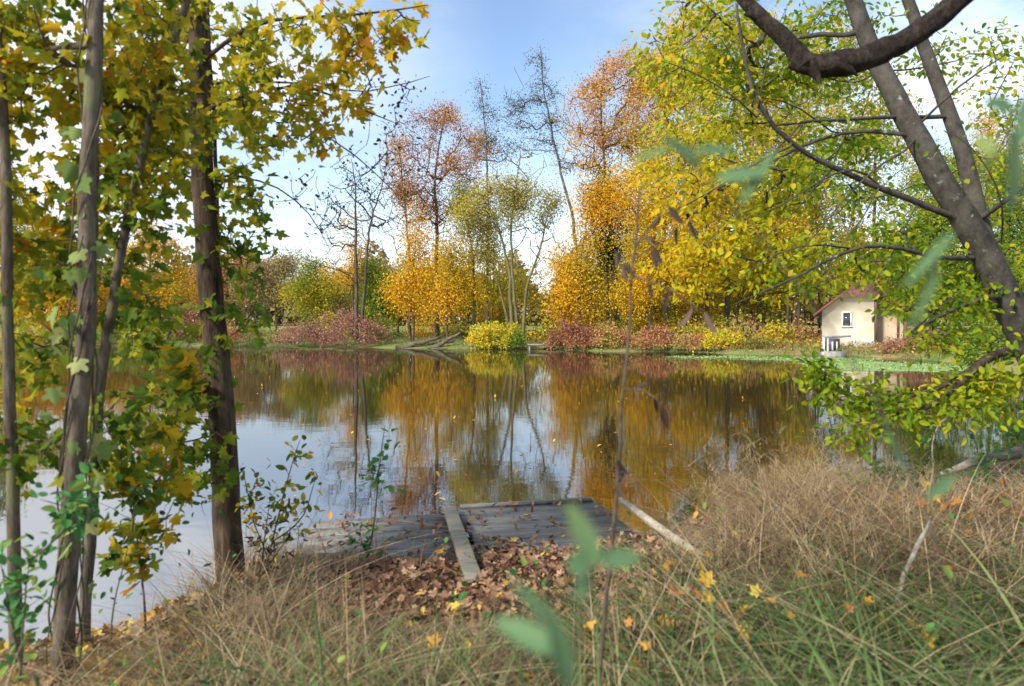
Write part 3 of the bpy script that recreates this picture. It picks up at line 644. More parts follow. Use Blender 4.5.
shrub('red_shrub', 'low reddish shrub between the duckweed and the porch post', 'shrub', SG, 37, 893, 14, 341, L_REDSHRUB, n=70, per=22, size=.1, mean=.6, sd=.2, seed=17)
shrub('green_shrub', 'leafy green shrub on the right shore below the leaning trunks', 'shrub', SG, 30, 985, 28, 322, L_GREENYEL, n=130, per=26, size=.12, mean=.4, sd=.2, seed=18)

for k, (px, tp, hw, Y, lm, mn) in enumerate([(548, 318, 18, 49, L_YELLOW, .3), (585, 312, 22, 50, L_GOLD, .3), (622, 314, 22, 48, L_YELLOW, .5), (652, 312, 20, 48.5, L_GOLD, .5), (684, 316, 22, 47, L_YELLOW, .6), (712, 314, 22, 46.5, L_YELLOW, .4), (745, 318, 22, 46, L_PINKMIX, .6), (775, 324, 18, 45, L_YELLOW, .5), (802, 322, 18, 46, L_PINKMIX, .65),
                                           (420, 316, 18, 56, L_GOLD, .5), (455, 318, 18, 55, L_YELLOW, .5), (330, 312, 20, 56, L_YELLOW, .5), (385, 314, 16, 55, L_GREENYEL, .5)]):
    shrub('undergrowth_bush', 'loose yellow or rusty undergrowth bush among the trunks behind the waterline shrubs', 'shrub', 'undergrowth bushes among the far trunks', Y, px, hw, tp, lm, n=70, per=18, size=.17, mean=mn, sd=.28, seed=400 + k, bark=BARK_FAR, jit=.3)
# far-bank grass and fallen leaves
def blades(mb, root, h, w, rng, lean=.5, droop=.4, tint=None, segs=4, ldir=None, width_pow=.8):
    N = len(root)
    a = rng.uniform(0, 6.283, N) if ldir is None else ldir
    dirv = np.stack([np.cos(a), np.sin(a), np.zeros(N)], 1)
    b = a + 1.57 + rng.uniform(-.6, .6, N); side = np.stack([np.cos(b), np.sin(b), np.zeros(N)], 1)
    ln = np.abs(rng.standard_normal(N)) * lean; dr = droop * rng.uniform(.3, 1.6, N)
    V = []
    for i in range(segs + 1):
        t = i / segs
        off = (ln * t + dr * t * t * 1.1) * h; zz = h * (t - .33 * np.minimum(dr, 1.6) * t ** 3)
        c = root + dirv * off[:, None] + np.array([0, 0, 1.0]) * zz[:, None]
        ww = w * (1 - t ** (1 / width_pow)) * .5 + w * .04
        V += [c - side * ww[:, None], c + side * ww[:, None]]
    V = np.stack(V, 1); M = V.shape[1]
    if tint is None: tint = rng.uniform(0, 1, N)
    off = np.arange(N)[:, None] * M
    mb.v.append(V.reshape(-1, 3))
    for i in range(segs):
        mb.f.append(off + np.array([2 * i, 2 * i + 1, 2 * i + 3, 2 * i + 2])[None] + mb.n); mb.t.append(np.clip(tint, .001, .999))
    mb.n += N * M
    return V[:, -1]

rng = np.random.default_rng(8)
n = 60000
x = rng.uniform(-40, 24, n); yy = rng.uniform(33, 66, n); d = shore_dist(x, yy)
k = (d > .02) & (rng.random(n) < np.where(d < 1.0, 1, .75)); x, yy, d = x[k], yy[k], d[k]
p = np.stack([x, yy, ground_z(x, yy)], 1)
mb = MB(); blades(mb, p, rng.uniform(.18, .5, len(x)) * np.where(d < .7, 1.35, 1), np.full(len(x), .03), rng, .4, .5, clump_tint(rng, p, .34, .25, 2.5), 3)
tag(mb.build('bank_grass', G_BANK), 'green and straw grass covering the far bank', 'grass', kind='stuff')
n = 9000
x = rng.uniform(2, 24, n); yy = rng.uniform(34, 52, n); d = shore_dist(x, yy); k = (d > .1); x, yy = x[k], yy[k]
p = np.stack([x, yy, ground_z(x, yy) + rng.uniform(.05, .3, len(x))], 1)
mb = MB(); leaves(mb, p, rng.uniform(.1, .2, len(x)), rng, FAR, None, 1, .8)
tag(mb.build('bank_fallen_leaves', L_LITTER_Y), 'orange fallen leaves strewn over the grass round the hut', 'fallen leaves', kind='stuff')

# ------------------------------------------------------------------ the hut
HYD = 41.0
HROT = math.radians(27)
def hx(px): return (822 - CX) / F * HYD + (px - 822) / 84 * 4.38
def hz(py): return CH + (HY - py) / F * HYD
xa, xm, xb = hx(822), hx(875), hx(906); zg = hz(345.5); ze = hz(310); zc = hz(297.5); DP = 4.2
hut = thing('hut', (xa, HYD, zg), 'small cream-plastered hut with red-brown tiled roof on the far bank', 'hut')
xc = (xa + xb) / 2
slope = (zc - ze) / (hx(840) - xa)
ridge_z = ze + slope * (xc - xa)
mb = MB()   # gable wall with clipped top, left part proud, right part set back under the roof
def prism(mb, outline, y0, y1):
    o = np.array(outline, float); n = len(o)
    v = np.concatenate([np.column_stack([o[:, 0], np.full(n, y0), o[:, 1]]), np.column_stack([o[:, 0], np.full(n, y1), o[:, 1]])])
    mb.f.append(np.arange(n)[None] + mb.n); mb.t.append(np.array([.5])); mb.f.append((np.arange(n)[::-1] + n)[None] + mb.n); mb.t.append(np.array([.5]))
    mb.f.append(np.array([[i, (i + 1) % n, (i + 1) % n + n, i + n] for i in range(n)]) + mb.n); mb.t.append(np.full(n, .5))
    mb.v.append(v); mb.n += 2 * n
xcl, xcr = hx(840), 2 * xc - hx(840)
prism(mb, [(xa, zg + .28), (xm, zg + .28), (xm, zc), (xcl, zc), (xa, ze)], HYD, HYD + DP)
mb.build('wall', PLASTER, hut)
mb = MB(); prism(mb, [(xm, zg + .2), (xb - .12, zg + .2), (xb - .12, ze + .05), (xcr, zc), (xm, zc)], HYD + .9, HYD + DP)
mb.build('porch_wall', PLASTER_D, hut)
mb = MB(); mb.box(((xa + xm) / 2, HYD + DP / 2 - .03, zg - .02), (xm - xa + .06, DP + .06, .6)); mb.build('plinth', PLINTH, hut)
mb = MB(); mb.box((xm + .09, HYD + .1, (zg + zc) / 2), (.14, .16, zc - zg)); mb.build('post', BROWN_WOOD, hut)
mb = MB(); mb.box((xb - .02, HYD + .1, (zg + ze) / 2), (.16, .16, ze - zg + .15)); mb.build('post', BROWN_WOOD, hut)
mb = MB(); mb.box(((xm + xb) / 2 + .07, HYD + .45, zg + .1), (xb - xm - .1, 1.0, .3)); mb.build('porch_floor', BROWN_WOOD, hut)
mb = MB(); mb.box(((xm + xb) / 2 + .05, HYD + .12, (zc + ze) / 2 + .02), (xb - xm - .3, .12, .2)); mb.build('beam', BROWN_WOOD, hut)
d_ = MB(); d_.box((xm + 1.25, HYD + .87, zg + 1.15), (.12, .06, 1.3)); d_.build('door_jamb', BROWN_WOOD, hut)
# roof: two tiled slopes with a small hip over the clipped gable
ov, ey = .45, HYD - .35; by = HYD + DP + .35
eL, eR = (xa - ov, ze - slope * ov), (xb + ov, ze - slope * ov)
hip_run = 1.1
mb = MB()
def slab(pts, th=.10):
    p = np.array(pts, float); n = nrm(np.cross(p[1] - p[0], p[2] - p[0])); n = n if n[2] > 0 else -n
    q = p + n * th; m = len(p)
    mb.f.append(np.arange(m)[None] + mb.n); mb.t.append(np.array([.5])); mb.f.append((np.arange(m) + m)[None] + mb.n); mb.t.append(np.array([.5]))
    mb.f.append(np.array([[i, (i + 1) % m, (i + 1) % m + m, i + m] for i in range(m)]) + mb.n); mb.t.append(np.full(m, .5))
    mb.v.append(np.concatenate([p, q])); mb.n += 2 * m
slab([(eL[0], ey, eL[1]), (xcl, ey, zc), (xc, ey + hip_run, ridge_z), (xc, by, ridge_z), (eL[0], by, eL[1])])
slab([(eR[0], ey, eR[1]), (xcr, ey, zc), (xc, ey + hip_run, ridge_z), (xc, by, ridge_z), (eR[0], by, eR[1])])
slab([(xcl, ey - .01, zc - .02), (xcr, ey - .01, zc - .02), (xc, ey + hip_run, ridge_z)], .09)
roof = mb.build('roof', TILE, hut)
mb = MB()
for (p0, p1) in (((eL[0], eL[1]), (xcl, zc)), ((eR[0], eR[1]), (xcr, zc))):
    mb = MB(); mb.tube([(p0[0], ey - .05, p0[1] + .02), (p1[0], ey - .05, p1[1] + .02)], .065, 6, cap=True); mb.build('verge', TILE_RED, roof)
wx0, wx1, wz0, wz1 = hx(842.6), hx(852.6), hz(327), hz(312)
mb = MB(); fw = .07; ym = HYD - .03
mb.box(((wx0 + wx1) / 2, ym, wz1 - fw / 2), (wx1 - wx0, .1, fw)); mb.box(((wx0 + wx1) / 2, ym, wz0 + fw / 2), (wx1 - wx0 + .1, .14, fw))
mb.box((wx0 + fw / 2, ym, (wz0 + wz1) / 2), (fw, .1, wz1 - wz0 - 2 * fw)); mb.box((wx1 - fw / 2, ym, (wz0 + wz1) / 2), (fw, .1, wz1 - wz0 - 2 * fw))
win = mb.build('window', WHITE_FR, hut)
mb = MB(); mb.box(((wx0 + wx1) / 2, HYD - .012, (wz0 + wz1) / 2), (wx1 - wx0 - 2 * fw, .02, wz1 - wz0 - 2 * fw)); mb.build('pane', GLASS_D, win)

hut.rotation_euler.z = -HROT
# sluice box and its rail in front of the hut
SY = 38.1
def sx(px): return (px - CX) / F * SY
def sz(py): return CH + (HY - py) / F * SY
sl = thing('sluice_box', (sx(832), SY, 0), 'dark sluice box with pale rail on a concrete base before the hut', 'sluice')
mb = MB(); mb.box((sx(832.5), SY, sz(355) - .15), (1.15, .9, .75)); mb.build('concrete_base', CONCRETE, sl)
mb = MB(); mb.box((sx(832.5), SY, (sz(350.5) + sz(338.5)) / 2), (.58, .5, sz(338.5) - sz(350.5))); mb.build('box', METAL_D, sl)
mb = MB(); mb.box((sx(830), SY - .3, sz(346)), (.08, .06, .5)); mb.box((sx(834.5), SY - .3, sz(346)), (.08, .06, .5)); mb.build('slide_frame', METAL_W, sl)
mb = MB(); mb.tube([(sx(822.5), SY - .1, sz(337.5)), (sx(850), SY - .1, sz(336))], .06, 6, cap=True); mb.build('rail', METAL_W, sl)
mb = MB(); mb.tube([(sx(823), SY - .1, sz(356)), (sx(823), SY - .1, sz(337.2))], .06, 6, cap=True); mb.build('post', METAL_W, sl)
mb = MB(); mb.tube([(sx(827), SY - .1, sz(352)), (sx(827), SY - .1, sz(337.2))], .05, 6, cap=True); mb.build('post', METAL_W, sl)

# rail fence in the wood left of the hut
rf = thing('rail_fence', P(788, 333, 47), 'low pale wooden rail at the wood\'s edge left of the hut', 'fence')
zf = gz(P(788, 333, 47)[0], 47)
for px in (779, 797):
    q = P(px, 330, 47); mb = MB(); mb.tube([(q[0], 47, zf - .1), (q[0], 47, zf + .75)], .05, 6, cap=True); mb.build('post', STICK, rf)
mb = MB(); mb.tube([(P(776, 0, 47)[0], 46.93, zf + .62), (P(799, 0, 47)[0], 46.93, zf + .66)], .045, 6, cap=True); mb.build('rail', STICK, rf)

# logs at the far waterline
lr = np.random.default_rng(4)
LG = 'logs piled at the far waterline'
for lab, a, b, r0 in (('long grey log slanting up from the water, topmost of the pile', (396, 349.5, 48.2), (441, 337, 48.9), .17),
                      ('shorter log crossing steeply over the pile\'s right end', (430, 350, 47.9), (460, 333, 48.6), .16),
                      ('half-sunken dark log lying flat in front of the pile', (405, 351, 47.4), (447, 350, 47.2), .14),
                      ('thin dark log at the back of the pile', (415, 346, 49.0), (455, 341, 49.3), .12)):
    A, B = P(*a), P(*b); t = np.linspace(0, 1, 8)[:, None]
    q = A + (B - A) * t + lr.standard_normal((8, 3)) * .04
    o = MB().tube(q, r0 * np.linspace(1.1, .7, 8), 8, cap=True, wob=.08, rng=lr).build('fallen_log', BARK_GREY if r0 > .15 else BARK_FAR)
    tag(o, lab, 'log', LG)
o = MB().tube([P(660, 353, 43.2), P(670, 338, 43.5), P(674, 331, 43.7)], [.09, .07, .03], 6, cap=True).build('bleached_stick', STICK)
tag(o, 'bleached stick standing slanted in front of the orange-pink shrub', 'stick')
sp = thing('log_heap', P(538, 325, 53), 'dark heap of cut logs on the grass right of the several-stemmed tree', 'log heap')
hz0 = gz(P(538, 0, 53)[0], 53)
mb = MB()
for k in range(9):
    q = P(530 + 15 * lr.random(), 0, 53 + lr.uniform(-.4, .4)); zz = hz0 + .15 + .5 * lr.random()
    mb.tube([(q[0] - .8, q[1], zz), (q[0] + .8, q[1] + lr.uniform(-.5, .5), zz + lr.uniform(-.1, .1))], .14, 7, cap=True)
mb.build('logs', BARK_FAR, sp)
# small landing on the far bank
LY = 45.9
fl = thing('far_landing', P(541, 350, LY), 'small weathered wooden landing at the far bank beside the yellow bush', 'landing')
q0, q1 = P(528, 345, LY), P(553, 345, LY); zt = .34
mb = MB(); mb.box(((q0[0] + q1[0]) / 2, LY + .5, zt), (q1[0] - q0[0], 1.2, .09)); mb.build('deck', STICK, fl)
for x in (q0[0] + .1, q1[0] - .1):
    for y in (LY, LY + 1.0):
        mb = MB(); mb.tube([(x, y, -.4), (x, y, zt - .05)], .06, 6, cap=True); mb.build('post', STICK, fl)

# duckweed mats and drifting leaves
def mat_patch(name, label, cpx, cpy, Y, w, dep, seed, z=.006):
    rng = np.random.default_rng(seed); c = P(cpx, cpy, Y); a = np.linspace(0, 2 * math.pi, 120, endpoint=False)
    r = 1 + .10 * np.sin(3 * a + seed) + .08 * np.sin(7 * a + 2 * seed) + .06 * np.sin(13 * a + seed * 3) + rng.standard_normal(120) * .03
    ring = np.stack([c[0] + w / F * Y * r * np.cos(a), Y + dep * r * np.sin(a)], 1)
    ring = np.stack([ring[:, 0], ring[:, 1], np.full(120, z)], 1)
    mb = MB(); mb.add(ring, [list(range(120))])
    n = 2500; b = rng.uniform(0, 6.28, n); rr = np.sqrt(rng.random(n)) * 1.12
    p = np.stack([c[0] + w / F * Y * rr * np.cos(b), Y + dep * rr * np.sin(b), np.full(n, z + .004)], 1)
    leaves(mb, p, rng.uniform(.04, .11, n), rng, FAR, None, 1, .97)
    return tag(mb.build(name, DUCKWEED), label, 'duckweed', 'duckweed mats on the pond', kind='stuff')
mat_patch('duckweed_mat', 'widest pale green duckweed mat below the hut', 885, 367, 29.5, 74, 3.4, 3)
mat_patch('duckweed_mat', 'duckweed mat against the bank in front of the sluice box', 812, 359.5, 34.5, 62, 1.6, 5, .010)
mat_patch('duckweed_mat', 'thin duckweed streak off the golden waterside bush', 715, 358, 36.2, 46, .9, 8)
rng = np.random.default_rng(12)
n = 420; yy = 6.8 + 30 * rng.random(n) ** 1.2; x = rng.uniform(-.55, .62, n) * yy
k = shore_dist(x, yy) < -.3; p = np.stack([x[k], yy[k], np.full(k.sum(), .008)], 1)
mb = MB(); leaves(mb, p, rng.uniform(.05, .1, len(p)), rng, OVAL, None, 1, .985)
tag(mb.build('drifting_leaves', L_LITTER_Y), 'fallen leaves drifting on the pond', 'floating leaves', kind='stuff')

# ------------------------------------------------------------------ the near jetty
A0, A1 = np.array([-1.82, 6.22]), np.array([1.25, 6.87])          # its water-side edge
ex = nrm(A1 - A0); ey2 = np.array([ex[1], -ex[0]]); ang = math.atan2(ex[1], ex[0])
DZ = .185
jet = thing('jetty', (*(A0 + A1) / 2, 0), 'weathered grey plank jetty at the near bank, half covered with brown leaves', 'jetty')
jr = random.Random(2)
def deck(u0, u1, dz, rows, wd, shift):
    mb = MB()
    for k in range(rows):
        v = k * wd + wd / 2 + shift; a, b = u0 + jr.uniform(-.03, .02), u1 + jr.uniform(-.01, .01)
        c = A0 + ex * (a + b) / 2 + ey2 * v
        mb.box((c[0], c[1], DZ + dz + jr.uniform(-.006, .006) - .02), (b - a, wd - jr.uniform(.022, .036), .045), ang, rx=jr.uniform(-.004, .004), ry=jr.uniform(-.004, .004))
    return mb.build('deck', WOOD_DECK, jet)
L0 = float(np.linalg.norm(A1 - A0)); split = 1.32
deck(0, split - .02, -.01, 8, .235, .02); deck(split + .02, 2.72, .01, 8, .25, -.02)
c = A0 + ex * (split + 2.72) / 2 - ey2 * .03
mb = MB(); mb.box((c[0], c[1], DZ + .028), (2.72 - split - .08, .055, .035), ang); mb.build('edge_strip', WOOD_DECK, jet)
for u in (.1, 1.5, 2.6):
    for v in (.12, 1.2):
        q = A0 + ex * u + ey2 * v; mb = MB(); mb.tube([(q[0], q[1], -.6), (q[0], q[1], DZ - .05)], .06, 8, cap=True); mb.build('post', WOOD_POST, jet)
for v in (.15, 1.2):
    q = A0 + ex * 1.36 + ey2 * v; mb = MB(); mb.box((q[0], q[1], DZ - .1), (2.68, .08, .1), ang); mb.build('joist', WOOD_POST, jet)
# the loose plank across it
a, b = P(449.5, 508, 6.36), P(474, 592, 4.3); a[2] = DZ + .06; b[2] = max(gz(b[0], b[1]) + .07, DZ + .12)
v = b - a; Ln = float(np.linalg.norm(v)); rz = math.atan2(v[1], v[0])
mb = MB(); mb.box((0, 0, 0), (Ln, .115, .05))
o = mb.build('loose_plank', WOOD_LOOSE); o.location = (a + b) / 2; o.rotation_euler = (0, -math.asin(v[2] / Ln), rz)
tag(o, 'pale narrow plank lying across the jetty from bank to water edge', 'plank')
bv = o.modifiers.new('edges', 'BEVEL'); bv.width = .006; bv.segments = 2
# puddle on the boards
rng = np.random.default_rng(6); an = np.linspace(0, 6.283, 40, endpoint=False); q = P(512, 551, 5.35)
rr = 1 + .2 * np.sin(2 * an + 1) + .12 * np.sin(5 * an) + .08 * np.sin(9 * an + 2)
mb = MB(); mb.add(np.stack([q[0] + .36 * rr * np.cos(an), 5.36 + .14 * rr * np.sin(an), np.full(40, DZ + .026)], 1), [list(range(40))])
pm, nt, out = new_mat('puddle_water'); p_ = nt.nodes.new('ShaderNodeBsdfPrincipled'); p_.inputs['Base Color'].default_value = (.03, .028, .025, 1); p_.inputs['Roughness'].default_value = .03; p_.inputs['IOR'].default_value = 1.9; nt.links.new(p_.outputs[0], out.inputs[0])
tag(mb.build('puddle_water', pm), kind='structure')
# pale pole right of the jetty
o = MB().tube([P(621, 500, 6.55), P(665, 532, 5.35), P(714, 566, 4.5)], [.032, .036, .03], 8, cap=True).build('pale_pole', PALE_POLE, smooth=True)
tag(o, 'pale peeled pole leaning from the grass down to the jetty\'s right corner', 'pole')

# leaf litter
rng = np.random.default_rng(21); mb = MB()
def litter(n, xr, yr, zoff, size, tm, dens=None, mean=.5, sd=.3, up=.75):
    x = rng.uniform(*xr, n); y = rng.uniform(*yr, n); k = np.ones(n, bool) if dens is None else rng.random(n) < dens(x, y)
    x, y = x[k], y[k]; z = ground_z(x, y)
    u = (x - A0[0]) * ex[0] + (y - A0[1]) * ex[1]; vv = (x - A0[0]) * ey2[0] + (y - A0[1]) * ey2[1]
    on = (u > 0) & (u < 2.72) & (vv > 0) & (vv < 1.95); z = np.where(on, np.maximum(z, DZ + .02), z)
    ok = z > 0; p = np.stack([x, y, z + rng.uniform(.01, zoff, len(x))], 1)[ok]
    leaves(mb, p, rng.uniform(size[0], size[1], len(p)), rng, tm, None, 1, up, np.clip(mean + rng.standard_normal(len(p)) * sd, 0, 1), curl=.5)
def dl(x, y):
    vv = (x - A0[0]) * ey2[0] + (y - A0[1]) * ey2[1]; u = (x - A0[0]) * ex[0] + (y - A0[1]) * ex[1]
    edge = 1.46 + .10 * np.sin(u * 3.1) + .08 * np.sin(u * 7) - .12 * (u > 1.4)
    return ss(edge - .22, edge + .25, vv) ** 1.3 * ss(-2.2, -1.4, x) * (1 - ss(.7, 1.3, x))
litter(15000, (-2.1, 1.3), (3.6, 6.2), .05, (.03, .06), OAK, dl, .42, .30, .88)
litter(2500, (-1.9, 1.0), (3.6, 5.6), .10, (.035, .07), MAPLE, dl, .42, .24)
litter(160, (-1.7, 1.2), (5.2, 6.8), .03, (.035, .075), OAK, lambda x, y: .5 + 0 * x, .5, .3, .9)
litter(250, (.0, .35), (5.2, 6.2), .04, (.03, .06), OAK, lambda x, y: np.exp(-((x + .18 - (6.3 - y) * .12) / .07) ** 2), .3, .15, .9)
litter(9000, (-4.5, 7), (1.2, 9), .06, (.04, .08), OAK, lambda x, y: .6 + 0 * x, .4, .25)
litter(2600, (-4.2, -1.4), (2.2, 4.9), .10, (.04, .08), MAPLE, lambda x, y: ss(-1.2, -2.2, x) + .15, .75, .2)
tag(mb.build('fallen_leaves', L_LITTER), 'brown and yellow fallen leaves covering the near bank and jetty edge', 'fallen leaves', kind='stuff')
mb = MB(); litter(90, (-1.6, 2.2), (1.6, 4.6), .12, (.04, .07), MAPLE, None, .7, .25, .6); litter(70, (1.5, 5), (2.5, 6.5), .2, (.04, .07), MAPLE, None, .5, .3, .6)
litter(320, (-3.6, -1.5), (2.6, 4.2), .08, (.04, .085), MAPLE, None, .75, .2, .7)
for cx_, cy_, nn in ((.75, 3.4, 26), (1.0, 3.15, 14), (2.6, 4.1, 12), (.45, 2.9, 18), (1.6, 2.9, 14)):
    litter(nn, (cx_ - .22, cx_ + .22), (cy_ - .2, cy_ + .2), .28, (.04, .075), MAPLE, None, .45, .25, .5)
tag(mb.build('yellow_fallen_leaves', L_LITTER_Y), 'fresh yellow and orange maple leaves caught in the near grass', 'fallen leaves', kind='stuff')

# ------------------------------------------------------------------ near grass
rng = np.random.default_rng(31)
def field(n, xr, yr, f):
    x = rng.uniform(*xr, n); y = rng.uniform(*yr, n); d = shore_dist(x, y)
    k = (d > -.1) & (rng.random(n) < f(x, y, d)); x, y = x[k], y[k]
    return np.stack([x, y, np.maximum(ground_z(x, y), -.05) - .01], 1)
def tufts(p, per, r=.06):
    """draw blades together into tussocks; gives their outward direction too"""
    n = max(1, len(p) // per); c = p[rng.choice(len(p), n, replace=False)]; k = rng.integers(0, n, len(p))
    o = rng.standard_normal((len(p), 2)) * r * rng.uniform(.5, 1.5, n)[k][:, None]
    q = c[k].copy(); q[:, :2] += o; loose = rng.random(len(p)) < .25; q[loose] = p[loose]
    hs = rng.uniform(.6, 1.3, n)[k]; tn = rng.standard_normal(n)[k]; hs[loose] = .7
    return q, np.arctan2(o[:, 1], o[:, 0]) + rng.standard_normal(len(p)) * .5, hs, tn
def jet_clear(x, y):
    """1 away from the leaf-covered jetty landing, 0 on it"""
    return 1 - np.exp(-(((x + .45) / 1.25) ** 4 + ((y - 5.2) / 1.35) ** 4))
TOPX = np.array([-200, 0, 140, 185, 225, 262, 300, 340, 400, 560, 605, 660, 715, 745, 790, 850, 900, 960, 1024, 1300])
TOPY = np.array([645, 650, 640, 600, 530, 522, 540, 590, 622, 618, 588, 566, 546, 470, 440, 440, 462, 478, 466, 450])
def cap(p, h, low=0):
    # the sward's own height over the bank: knee-high mound at the right, trampled low at the landing
    px = CX + F * p[:, 0] / p[:, 1]; t = np.interp(px, TOPX, TOPY)
    if low: t = np.maximum(t, low + 22 * np.sin(px / 37.) + 14 * np.sin(px / 13. + p[:, 1] * 2) + rng.standard_normal(len(h)) * 20)
    hm = CH - (t - HY) / F * p[:, 1] - p[:, 2]
    return np.clip(np.minimum(h, hm * rng.uniform(.5, 1.02, len(h))), .03, None)
def view_clear(x, y):
    # keep the ground right at the photographer's feet trodden
    return ss(1.0, 1.7, y)
# dry grass
mb = MB()
p = field(27000, (.3, 6.5), (1.2, 9.0), lambda x, y, d: jet_clear(x, y) * view_clear(x, y) * np.clip(.62 + .38 * ss(3.0, 4.6, y), 0, 1) * (1 - .5 * ss(3.4, 5, x)))
p, ld, hs, tn = tufts(p, 26)
h = rng.uniform(.25, .66, len(p)) * hs * (.65 + .35 * ss(1.6, 3.6, p[:, 1]))
mess = rng.random(len(p)) < .35; ld = np.where(mess, rng.uniform(0, 6.28, len(p)), ld)
blades(mb, p, cap(p, h) * np.where(mess, 1.1, 1), rng.uniform(.003, .008, len(p)), rng, np.where(mess, 1.1, .6), 1.0, np.clip(.40 + .24 * tn + .22 * rng.standard_normal(len(p)), 0, 1), 6, ld)
p = field(17000, (-3.4, .8), (1.4, 5.6), lambda x, y, d: jet_clear(x, y) * view_clear(x, y) * .9)
p, ld, hs, tn = tufts(p, 24)
h = rng.uniform(.18, .55, len(p)) * hs * (.6 + .4 * ss(1.5, 3.0, p[:, 1]))
blades(mb, p, cap(p, h), rng.uniform(.003, .007, len(p)), rng, .8, 1.0, np.clip(.38 + .2 * tn + .18 * rng.standard_normal(len(p)), 0, 1), 5, ld)
# stray long stalks, bent over every way
p = field(260, (-2.3, -.6), (4.3, 5.3), lambda x, y, d: .3 + .7 * (x < -1.2))
blades(mb, p, rng.uniform(.25, .55, len(p)), rng.uniform(.004, .007, len(p)), rng, .3, .4, rng.uniform(.2, .8, len(p)), 6)
p = field(650, (-3.0, 6.5), (1.6, 7.0), lambda x, y, d: .25 + .75 * jet_clear(x, y))
blades(mb, p, cap(p, rng.uniform(.45, .9, len(p))) * 1.15, rng.uniform(.004, .009, len(p)), rng, .9, 1.1, rng.uniform(.5, 1, len(p)), 7)
tag(mb.build('dry_grass', G_DRY), 'tangled straw-coloured dry grass over the near bank', 'grass', kind='stuff')
# seed heads: feathery plumes
mb = MB()
p = field(3600, (.7, 5.4), (3.2, 8.2), lambda x, y, d: np.clip(jet_clear(x, y) + .2, 0, 1) * np.exp(-((x - 2.0) / 1.9) ** 2 - ((y - 5.7) / 1.8) ** 2))
q = field(650, (-2.6, .6), (3.0, 5.4), lambda x, y, d: jet_clear(x, y) * .7)
n1 = len(p); p = np.concatenate([p, q])
h = rng.uniform(.45, .95, len(p)); h[n1:] *= .75
ld = rng.uniform(0, 6.28, len(p))
TOPY = np.where((TOPX > 590) & (TOPX < 850), TOPY - 24, TOPY); h = cap(p, h) * rng.uniform(.6, 1.2, len(p))
tn0 = clump_tint(rng, p, .45, .3, .35)
tip = blades(mb, p, h, np.full(len(p), .003), rng, .35, .55, tn0, 5, ld)
for i in range(22):
    t = rng.uniform(.0, .28, len(p))[:, None]
    base = tip - np.stack([np.cos(ld) * .7, np.sin(ld) * .7, np.full(len(p), .7)], 1) * t
    blades(mb, base + rng.standard_normal(base.shape) * .008, rng.uniform(.03, .10, len(p)), np.full(len(p), .0026), rng, 1.2, .7, np.clip(tn0 + .15 * rng.standard_normal(len(p)), 0, 1), 2)
tag(mb.build('seed_grass', G_SEED), 'feathery tan grass with hazy seed heads right of the jetty', 'grass', kind='stuff')
# green grass
mb = MB()
p = field(22000, (-.6, 6.5), (1.2, 5.6), lambda x, y, d: jet_clear(x, y) * view_clear(x, y) * (1 - ss(3.5, 5.0, y - .25 * x)) * np.clip(.35 + .3 * x, .1, 1) * ss(-.25, .35, np.sin(x * 2.4 + 1.2 * np.sin(y * 1.9)) + .8 * np.sin(y * 3.1 - x)))
p, ld, hs, tn = tufts(p, 34, .07)
h = rng.uniform(.18, .5, len(p)) * hs * (.6 + .4 * ss(1.2, 2.6, p[:, 1]))
blades(mb, p, cap(p, h, 548), rng.uniform(.004, .009, len(p)), rng, .55, 1.0, np.clip(.38 + .22 * tn + .20 * rng.standard_normal(len(p)), 0, 1), 6, ld)
p = field(5200, (-.9, 5.5), (1.5, 4.6), lambda x, y, d: jet_clear(x, y) * np.clip(.55 + .25 * x, .15, 1))
p, ld, hs, tn = tufts(p, 16, .05)
blades(mb, p, cap(p, rng.uniform(.4, .8, len(p)), 552), rng.uniform(.007, .013, len(p)), rng, .6, 1.3, np.clip(.36 + .22 * tn + .18 * rng.standard_normal(len(p)), 0, 1), 8, ld, .6)
p = field(900, (-.4, 4.2), (1.15, 3.4), lambda x, y, d: np.clip(.35 + .3 * x, .1, 1))
p, ld, hs, tn = tufts(p, 12, .04)
blades(mb, p, cap(p, rng.uniform(.4, .75, len(p)), 575), rng.uniform(.013, .020, len(p)), rng, .7, 1.4, np.clip(.48 + .15 * tn + .15 * rng.standard_normal(len(p)), 0, 1), 9, ld, .55)
p = field(4500, (-3.4, .0), (1.5, 4.8), lambda x, y, d: jet_clear(x, y) * view_clear(x, y) * .6)
p, ld, hs, tn = tufts(p, 22, .06)
blades(mb, p, cap(p, rng.uniform(.14, .4, len(p))), rng.uniform(.004, .009, len(p)), rng, .5, .9, np.clip(.5 + .2 * tn + .15 * rng.standard_normal(len(p)), 0, 1), 5, ld)
p = field(9000, (3.0, 11), (4, 14), lambda x, y, d: .9 + 0 * x)
p, ld, hs, tn = tufts(p, 26, .09)
blades(mb, p, cap(p, rng.uniform(.2, .5, len(p)), 478), rng.uniform(.005, .010, len(p)), rng, .5, .8, np.clip(.5 + .2 * tn + .15 * rng.standard_normal(len(p)), 0, 1), 5, ld)
tag(mb.build('green_grass', G_GREEN), 'long green grass arching over the near bank', 'grass', kind='stuff')
# herbs: small broad leaves low in the grass
mb = MB()
p = field(2600, (-3, 6), (2.2, 7.5), lambda x, y, d: jet_clear(x, y) * .5 * (np.sin(x * 2.3 + 1) * np.sin(y * 1.9) > .05)); p[:, 2] += rng.uniform(.05, .35, len(p))
leaves(mb, p, rng.uniform(.03, .07, len(p)), rng, OVAL, None, 1, .6)
tag(mb.build('ground_herbs', L_GREEN), 'small green herb leaves growing low among the grass', 'herbs', kind='stuff')

